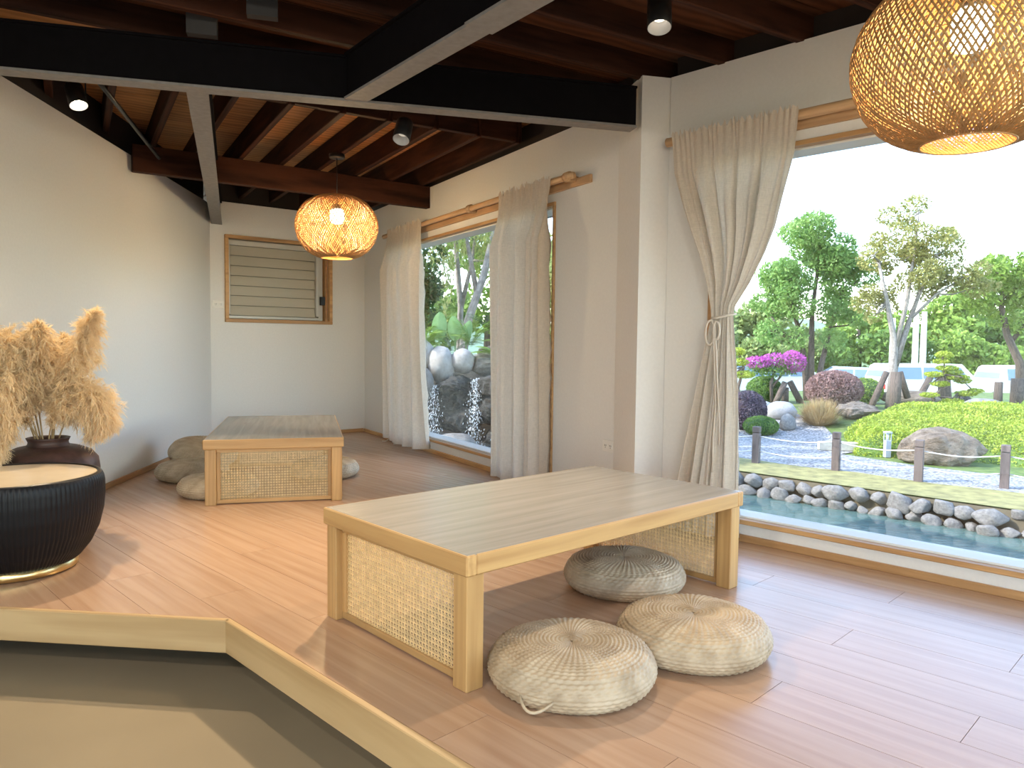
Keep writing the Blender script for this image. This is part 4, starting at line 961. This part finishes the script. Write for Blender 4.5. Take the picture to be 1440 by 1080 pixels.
# ---- round bushes
def bush(name, label, loc, r, n, ls, lm, core, seed, extra=None, group=None):
    rg = np.random.default_rng(seed); o = thing(name, label, 'bush', loc, 0, group)
    link('core', rock_mesh(seed, 3, .04), core, o, True, loc=(0, 0, r[2] * .92)).scale = (r[0] * .93, r[1] * .93, r[2] * .93)
    P = blob_pts((0, 0, r[2] * .92), r, n, rg, .93)
    if extra is not None: P = np.concatenate([P, extra])
    P = P[P[:, 2] > -.02]
    f = link('leaves', leaf_mesh('leaves', P, ls, .2, rg), lm, o); f['kind'] = 'stuff'; return o
c_red, c_pur, c_grn = plain('bush_core_red', (.10, .05, .045), .9), plain('bush_core_purple', (.035, .025, .04), .9), plain('bush_core_green', (.05, .10, .03), .9)
bush('round_bush', 'large round clipped reddish bush behind the stacked flat rocks', G(9.35, 21.6), (.80, .7, .56), 8000, .08, g_red, c_red, 71)
bush('round_bush', 'dark purple round bush at the curtain edge', G(5.95, 18.7), (.46, .46, .52), 4500, .055, g_purple, c_pur, 72)
bush('low_bush', 'low soft green bush below the purple bush', G(6.05, 18.0), (.42, .4, .24), 3000, .05, g_mid, c_grn, 73)
bush('low_bush', 'green bush under the magenta flowering shrub', G(8.0, 23.6), (.55, .5, .42), 3000, .07, g_mid, c_grn, 74)
bush('low_bush', 'green bush at the foot of the broad multi-trunk tree', G(9.9, 23.3), (.45, .4, .36), 2200, .07, g_mid, c_grn, 75)
bush('low_bush', 'light green clipped bush behind the reddish round bush', G(11.0, 23.2), (.55, .5, .42), 2600, .07, g_lime, c_grn, 76)
bush('low_bush', 'low green bush beside the rounded grey boulder', G(13.3, 18.3), (.7, .5, .34), 3200, .07, g_lime, c_grn, 77)
# ---- magenta flowering shrub propped on logs
rg9 = np.random.default_rng(9)
o = tree('flowering_shrub', 'magenta flowering shrub with a spreading crown propped on dark logs', G(8.05, 23.0), [([(0, 0, 0), (-.05, 0, .6), (.05, 0, 1.0)], .06, .04), ([(0, 0, .5), (.3, 0, .9), (.5, 0, 1.2)], .04, .02)],
     [((-.45, 0, 1.15), (.4, .35, .22)), ((.05, 0, 1.2), (.5, .4, .26)), ((.55, 0, 1.2), (.42, .35, .34)), ((0, 0, 1.0), (.6, .4, .2))], 2600, .07, g_mid, m_bark, 91)
P = np.concatenate([blob_pts((-.45, 0, 1.25), (.45, .4, .20), 700, rg9), blob_pts((.08, 0, 1.32), (.5, .42, .24), 600, rg9), blob_pts((.6, 0, 1.28), (.42, .36, .36), 1500, rg9)])
f = link('flowers', leaf_mesh('flowers', P, .065, .2, rg9, .8), g_mag, o); f['kind'] = 'stuff'
tree('clipped_pine', 'small yellow-green pine pads showing at the curtain edge', G(6.6, 21.4), [([(0, 0, 0), (-.1, 0, .6), (.05, 0, 1.2), (-.1, 0, 1.6)], .06, .03)], [((.05, 0, 1.0), (.35, .3, .12)), ((-.1, 0, 1.35), (.3, .3, .12)), ((-.15, 0, 1.65), (.25, .25, .12))], 2200, .06, g_hedge, m_bark, 92)
# ---- bonsai pine
pads = [((-.32, 0, .50), (.26, .22, .07)), ((.30, 0, .33), (.32, .25, .09)), ((.66, 0, .55), (.30, .25, .08)), ((-.05, 0, .80), (.26, .2, .08)), ((.40, 0, .98), (.34, .26, .08)), ((.62, .1, .88), (.24, .2, .08)), ((-.22, 0, 1.05), (.26, .22, .08)), ((.12, 0, 1.22), (.30, .24, .08)), ((-.05, 0, 1.40), (.22, .2, .07)), ((.02, 0, 1.58), (.24, .2, .10)), ((.92, 0, .62), (.22, .2, .07)), ((.28, 0, 1.12), (.28, .2, .08))]
tree('bonsai_pine', 'low bonsai pine with a crooked trunk and flat yellow-green needle pads', G(11.55, 20.0), [([(0, 0, 0), (-.14, 0, .18), (-.22, 0, .45), (-.05, 0, .62), (.15, 0, .75), (.05, 0, 1.05), (.03, 0, 1.55)], .06, .02), ([(0, 0, .02), (.2, 0, .22), (.42, 0, .3), (.45, 0, .55), (.7, 0, .6)], .05, .02)], pads, 7000, .055, g_hedge, m_bark, 93)
# ---- brown ornamental grass
rg8 = np.random.default_rng(8); nb = 1500; a = rg8.random(nb) * 6.28; ln = .45 + .3 * rg8.random(nb); lean = .08 + .95 * rg8.random(nb)
r0_ = .24 * np.sqrt(rg8.random(nb)); B0 = np.stack([r0_ * np.cos(a), r0_ * np.sin(a), np.zeros(nb)], 1); dv = np.stack([np.cos(a), np.sin(a), np.zeros(nb)], 1)
el = R(8) + R(80) * rg8.random(nb) ** .8; B1 = B0 + dv * (ln * .5 * np.cos(el))[:, None] + np.array([0, 0, 1]) * (ln * (.5 * np.sin(el) + .08))[:, None]; B2 = B0 + dv * (ln * .85 * np.cos(el))[:, None] + np.array([0, 0, 1]) * (ln * np.sin(el))[:, None]
wv = np.stack([-np.sin(a), np.cos(a), np.zeros(nb)], 1) * .008; i = np.arange(nb)
V = np.concatenate([B0 - wv, B0 + wv, B1 - wv, B1 + wv, B2]); FF = np.concatenate([np.stack([i, i + nb, i + 3 * nb], 1), np.stack([i, i + 3 * nb, i + 2 * nb], 1), np.stack([i + 2 * nb, i + 3 * nb, i + 4 * nb], 1)])
tag(link('ornamental_grass', np_mesh('blades', V, FF), g_brown, None, loc=G(7.72, 18.62)), 'tuft of brown ornamental grass between the pale boulder and flat rocks', 'grass')
# ---- wooden props and stumps
def prop(label, a, b_, r_, name='prop_log'):
    tag(MB().tube([Vector(a), (Vector(a) + Vector(b_)) / 2, Vector(b_)], [r_, r_ * .97, r_ * .93], 10).build(name, m_bark, None, True), label, 'log', 'dark logs propping the trees')
zg = -.75
prop('upright dark log under the magenta flowering shrub', (8.45, 23.0, -.78), (8.45, 23.0, -.26), .11)
prop('dark log leaning inwards on the curtain side of the magenta shrub', (8.05, 22.75, -.8), (8.38, 22.85, -.10), .10)
prop('dark log leaning inwards on the broad-tree side of the magenta shrub', (8.98, 23.0, -.8), (8.58, 23.0, -.08), .10)
prop('thick upright log at the foot of the airy tree', (10.62, 20.6, -.8), (10.62, 20.6, .33), .15)
prop('log leaning against the airy tree from the reddish bush side', (10.05, 20.9, -.8), (10.48, 20.85, .33), .09)
prop('log leaning against the airy tree from the bonsai side', (11.12, 20.9, -.4), (10.85, 20.85, .32), .09)
prop('upright log behind the bonsai pine pads', (14.0, 24.0, -.8), (13.9, 24.0, .20), .20)
prop('slanting log behind the bonsai pine, leaning away from the airy tree', (12.7, 23.4, -.8), (13.2, 23.5, .10), .11)
prop('short upright log between the grey boulder and the leaning tree', (15.1, 23.1, -.8), (15.1, 23.1, -.02), .13)
prop('broad upright log at the foot of the leaning tree', (15.55, 22.9, -.8), (15.55, 22.9, .10), .20)
# ---- lamp poles
m_pole = plain('pale_concrete_pole', (.62, .62, .60), .7)
for lb, x, y, h in (('thick pale concrete utility pole behind the airy tree, farthest from the vans', 17.3, 34, 3.1), ('pale utility pole behind the airy tree, beside a slim pole', 17.0, 31.5, 3.2), ('slim pale pole beside the pale utility pole', 17.5, 31.8, 3.3)):
    MB_ = MB().lathe([(.13, 0), (.12, h * .5), (.10, h)], 14); p_ = tag(MB_.build('utility_pole', m_pole, None, True, (x, y, -.75)), lb, 'pole')
# ---- parked cars
def car(label, loc, rz, paint, van=False, blue=(.16, .24, .34)):
    o = thing('parked_car', label, 'car', loc, rz, 'parked cars'); Lh, Wh = 2.2, .86
    if van: side = [(-2.2, .30), (-2.2, 1.15), (-2.05, 1.62), (-1.9, 1.70), (1.0, 1.72), (1.55, 1.12), (2.15, .92), (2.2, .30)]
    else: side = [(-2.2, .30), (-2.2, .85), (-1.85, .96), (-1.25, 1.40), (.25, 1.44), (1.05, .96), (2.05, .82), (2.2, .35)]
    n = len(side); b = MB()
    rows = []
    for sy, ins_ in ((-1, 0), (1, 0)):
        rows.append([(x_, sy * (Wh - (.16 * max(0, (z_ - .9) / .7))), z_) for x_, z_ in side])
    b.add(rows[0] + rows[1], [tuple(range(n)), tuple(range(2 * n - 1, n - 1, -1))] + [(i, n + i, n + (i + 1) % n, (i + 1) % n) for i in range(n)])
    body = b.build('body', plain('car_paint', paint, .25), o)
    gm = plain('car_glass', blue, .12)
    zt, zb_ = (1.58, 1.12) if van else (1.34, .98)
    for sy in (-1, 1):
        yy = lambda z_: sy * (Wh - (.16 * max(0, (z_ - .9) / .7)) + .004)
        spans = ((-1.85, -.75), (-.65, .25), (.35, 1.0)) if van else ((-1.35, -.55), (-.48, .30))
        for k, (a_, c_) in enumerate(spans):
            la = .12 if (k == 0 and not van) else 0; lc = .35 if k == len(spans) - 1 else 0
            q = [(a_, yy(zb_), zb_), (c_ + lc * .6, yy(zb_), zb_), (c_ - lc * .2, yy(zt), zt), (a_ + la * 2, yy(zt), zt)]
            q2 = [(v[0], v[1] - sy * .02, v[2]) for v in q]
            MB().add(q + q2, [(0, 1, 2, 3), (7, 6, 5, 4), (0, 4, 5, 1), (1, 5, 6, 2), (2, 6, 7, 3), (3, 7, 4, 0)]).build('side_window', gm, o)
    fx = [(1.04, 1.68), (1.50, 1.16)] if van else [(.32, 1.41), (1.0, .99)]
    MB().add([(fx[0][0] + .01, -.66, fx[0][1]), (fx[0][0] + .01, .66, fx[0][1]), (fx[1][0] + .01, .76, fx[1][1]), (fx[1][0] + .01, -.76, fx[1][1])], [(0, 1, 2, 3)]).build('windscreen', gm, o)
    rx = [(-2.04, 1.60), (-2.19, 1.18)] if van else [(-1.30, 1.37), (-1.80, .99)]
    MB().add([(rx[0][0] - .01, -.66, rx[0][1]), (rx[0][0] - .01, .66, rx[0][1]), (rx[1][0] - .01, .74, rx[1][1]), (rx[1][0] - .01, -.74, rx[1][1])], [(3, 2, 1, 0)]).build('rear_window', gm, o)
    for sx in (-1.35, 1.35):
        for sy in (-1, 1): MB().lathe([(.19, -.09), (.31, -.10), (.32, 0), (.31, .10), (.19, .09)], 20).build('wheel', m_black, o, True, (sx, sy * .80, .32), (R(90), 0, 0))
    for sy in (-.6, .6):
        MB().cbox((2.17, sy, .72), (.06, .28, .14), .01).build('headlight', plain('headlight', (.7, .7, .7), .2), o)
        MB().cbox((-2.19, sy, .8), (.04, .2, .2), .01).build('tail_light', plain('tail_light', (.45, .03, .03), .3), o)
    return o
car('white van parked behind the broad multi-trunk tree', (10.6, 30.3, -1.30), R(8), (.72, .74, .76), True)
car('silver car whose windscreen shows beside the reddish round bush', (14.6, 33.2, -1.30), R(160), (.50, .56, .62))
car('white van parked behind the airy tree', (17.0, 30.5, -1.35), R(5), (.78, .78, .76), True)
car('white van with wide blue windows, parked beside the leaning tree', (21.7, 30.8, -1.38), R(4), (.80, .79, .77), True)

# ---- waterfall rockery outside the far window
def rk(label, loc, size, mesh, mat, rz=0, sink=0.5): return boulder(label, loc, tuple(k * (1.22 if mat is m_rock_d else 1.1) for k in size), mesh, mat, rz, sink, 'rockery_stone')
rk('pale oval boulder at the top of the waterfall, nearest the corner curtain', (-1.02, 10.55, .69), (.19, .2, .24), RK[1], m_rock_w, .3, 1)
rk('round pale boulder at the top of the waterfall beside the oval one', (-.72, 10.6, .72), (.17, .18, .17), RK[3], m_rock_w, .9, 1)
rk('pale boulder partly hidden behind the corner curtain', (-1.27, 10.6, .78), (.16, .2, .22), RK[2], m_rock_w, 0, 1)
rk('angular grey rock at the top of the waterfall below the ferns', (-.42, 10.75, .70), (.24, .25, .19), RKR[1], m_rock_g, .2, 1)
rk('small grey rock up behind the angular grey rock', (-.26, 11.1, .87), (.20, .2, .13), RKR[2], m_rock_g, .8, 1)
rk('grey rock below the boulders at the corner curtain', (-1.34, 10.35, .42), (.24, .3, .26), RK[0], m_rock_g, .5, 1)
rk('large dark wet rock face between the two falls', (-.78, 10.65, .10), (.42, .38, .44), RKR[0], m_rock_d, .3, 1)
rk('small dark rock perched on the wet rock face between the falls', (-.80, 10.28, .40), (.20, .18, .13), RKR[2], m_rock_d, .9, 1)
rk('broken dark rock at the base of the wet rock face', (-.66, 10.22, -.05), (.22, .18, .17), RKR[1], m_rock_d, 2.1, 1)
rk('dark grey slab jutting out beside the larger fall', (-.12, 10.35, .42), (.40, .35, .20), RKR[1], m_rock_d, 1.2, 1)
rk('dark wet rock stacked below the jutting slab', (-.16, 10.3, .08), (.36, .34, .22), RKR[2], m_rock_d, .1, 1)
rk('mossy dark rock low beside the larger fall', (-.08, 10.15, -.35), (.38, .36, .24), RKR[0], m_rock_d, 2.2, 1)
rk('dark rock behind the narrow fall at the corner curtain', (-1.30, 10.5, -.05), (.34, .34, .34), RKR[1], m_rock_d, 2.9, 1)
rk('flat rock in the splash at the foot of the falls', (-.72, 9.85, -.32), (.26, .24, .12), RK[4], m_rock_g, .3, 1)
rk('dark rock half under water at the foot of the falls', (-1.1, 10.2, -.75), (.6, .45, .40), RKR[2], m_rock_d, 1.1, 1)
rk('dark rock standing in the pond below the mossy rock', (.25, 10.1, -.85), (.6, .5, .45), RKR[1], m_rock_d, .7, 1)
rk('dark bank rock visible past the column-end curtain', (.75, 10.4, -.2), (.7, .6, .6), RKR[0], m_rock_d, 1.7, 1)
m_fall = plain('falling_water', (.75, .82, .88), .25)
def fall(label, x, y, z0_, z1_, w_, n, seed):
    rg = np.random.default_rng(seed); k = rg.random(n); z = z0_ + (z1_ - z0_) * k; C_ = np.stack([x + rg.normal(0, w_ * 1.1, n) * (.6 + .8 * k), y - .25 * k - .05 * rg.random(n), z], 1)
    A = np.tile(np.array([0, -.15, -1.]), (n, 1)); f = link('waterfall', leaf_mesh('drops', C_, .026, 0, rg, .28, A), m_fall); f['kind'] = 'stuff'
    return tag(f, label, 'waterfall')
fall('sparkling stream of falling water beside the mossy rocks', -.50, 10.1, .52, -.55, .045, 700, 1)
fall('narrow stream of falling water at the corner curtain', -1.06, 10.15, .42, -.45, .05, 650, 2)
# earth bank behind the rockery
bank = link('earth_bank', rock_mesh(77, 4, .06), plain('dark_soil', (.025, .022, .014), .95), None, True, loc=(-.9, 13.2, -1.3)); bank.scale = (4.2, 2.5, 2.0)
tag(bank, 'dark planted earth bank behind the waterfall rocks', 'bank')
# ferns and broad-leaved plants
def fern(label, loc, n, ln, lm, seed, wid=.05, lift=.6, name='fern'):
    rg = np.random.default_rng(seed); o = thing(name, label, 'plant', loc); Vs, Fs, b0 = [], [], 0
    for k in range(n):
        a = rg.random() * 6.28; L_ = ln * (.7 + .5 * rg.random()); el = lift * (.6 + .8 * rg.random()); t = np.linspace(0, 1, 22)
        d = np.array([math.cos(a), math.sin(a), 0]); side = np.array([-math.sin(a), math.cos(a), 0])
        rib = d * (L_ * t * math.cos(el))[:, None] + np.array([0, 0, 1]) * (L_ * (t * math.sin(el) * 1.3 - .55 * t * t))[:, None]
        for sg in (1, -1):
            w = wid * L_ / ln * np.sin(np.pi * np.clip(t * .9 + .08, 0, 1)) * 2.2; tip = rib + side * sg * w[:, None] + d * (w * .7)[:, None] - np.array([0, 0, 1]) * (w * .25)[:, None]
            nx = rib + d * .022
            V_ = np.stack([rib, nx, tip], 1).reshape(-1, 3); Vs.append(V_); Fs.append(b0 + np.arange(len(V_)).reshape(-1, 3)); b0 += len(V_)
    f = link('fronds', np_mesh('fronds', np.concatenate(Vs), np.concatenate(Fs)), lm, o); f['kind'] = 'stuff'; return o
g_fern = leafmat('leaf_fern', (0.112, 0.239, 0.032), (0.319, 0.478, 0.080), .45)
fern('bright green fern spilling over the angular grey rock', (-.22, 10.6, .82), 26, .42, g_fern, 1)
fern('tall green fern above the round pale boulder', (-.62, 11.2, .95), 30, .62, g_fern, 2, lift=.9)
fern('green fern beside the corner curtain above the pale boulders', (-1.3, 10.9, .95), 26, .55, g_fern, 3, lift=.8)
fern('dark palm fronds behind the ferns at the column-end curtain', (-.15, 11.6, 1.0), 26, .85, g_deep, 4, .06, .9, 'palm')
fern('dark green palm fronds low behind the boulders', (-.95, 11.8, .85), 24, .7, g_deep, 5, .05, .9, 'palm')
def broadleaf(label, loc, leaves, lm):
    o = thing('broad_leaf_plant', label, 'plant', loc)
    for (dx, dy, h, w_, lean) in leaves:
        t = np.linspace(0, 1, 10); s_ = np.linspace(-1, 1, 7); V_ = []
        for tt in t:
            ww = w_ * math.sin(math.pi * min(1, tt * .93 + .05)) ** .6
            for ss in s_: V_.append((dx + ss * ww + lean * tt * tt, dy - .10 * tt + .25 * ww * (1 - abs(ss)), h * tt))
        link('leaf', np_mesh('leaf', np.array(V_), grid_faces(7, 10)), lm, o, True)
        MB().tube([(dx, dy + .02, -.35), (dx, dy + .01, .05)], .012, 6).build('stalk', lm, o)
    return o
broadleaf('broad-leaved plant with two upright pale green leaves above the boulders', (-1.0, 11.2, 1.03), [(-.10, 0, .42, .115, .02), (.14, -.03, .36, .105, -.02), (.30, .05, .30, .08, .06)], leafmat('leaf_broad', (0.191, 0.351, 0.128), (0.319, 0.494, 0.223), .5))
# trees behind the rockery
rw = np.random.default_rng(17)
tree('leaning_pale_tree', 'pale leaning trunk with drooping yellow-green foliage behind the waterfall', (-.95, 13.4, .3), [([(.0, 0, 0), (.12, 0, 1.0), (.42, 0, 1.9), (.62, 0, 2.8), (.7, 0, 4.0)], .09, .04), ([(.3, 0, 1.6), (.1, 0, 2.6), (.0, 0, 3.6)], .05, .02)],
     [((x_, rw.normal() * .4, z_), (.10, .12, .55)) for x_, z_ in zip(rw.uniform(-.5, 1.7, 44), rw.uniform(1.6, 4.0, 44))], 5200, .09, g_willow, m_barkg, 41, None, False, dirs=(0, 0, -1), aspect=.28)
tree('slim_tree', 'slim forked tree behind the broad leaves of the rockery', (-1.05, 14.6, .2), [([(0, 0, 0), (.03, 0, 1.5), (-.1, 0, 3.0), (-.15, 0, 4.4)], .07, .03), ([(.02, 0, 1.4), (.25, 0, 2.4), (.4, 0, 3.6)], .05, .02)], clus(rw, 16, (.1, 0, 3.3), (.9, .6, 1.2), .30), 3200, .09, g_pale, m_barkg, 42)
tree('dark_tree', 'dark leafy tree at the corner curtain behind the rockery', (-1.95, 13.6, -.2), [([(0, 0, 0), (.05, 0, 1.5), (0, 0, 3.2)], .12, .05)], clus(rw, 24, (.12, 0, 2.5), (.55, .6, 1.4), .30), 6000, .10, g_deep, m_bark, 43)
tree('backdrop_tree', 'sunlit green tree filling the view behind the slim forked tree', (-.6, 19, -.5), [([(0, 0, 0), (0, 0, 2.2)], .2, .1)], clus(rw, 26, (0, 0, 2.6), (2.3, 1.0, 1.9), .6), 5200, .20, g_lime, m_bark, 44, None, False)
tree('backdrop_tree', 'olive tree behind the drooping foliage, towards the column-end curtain', (1.9, 17, -.5), [([(0, 0, 0), (0, 0, 2.2)], .2, .1)], clus(rw, 22, (-.4, 0, 2.8), (1.6, 1.0, 2.0), .55), 4600, .18, g_olive, m_bark, 45, None, False)
tree('backdrop_tree', 'mid-green tree behind the dark leafy tree', (-3.6, 18, -.5), [([(0, 0, 0), (0, 0, 2.2)], .2, .1)], clus(rw, 22, (0, 0, 2.8), (1.6, 1.0, 2.2), .6), 4200, .2, g_mid, m_bark, 46, None, False)
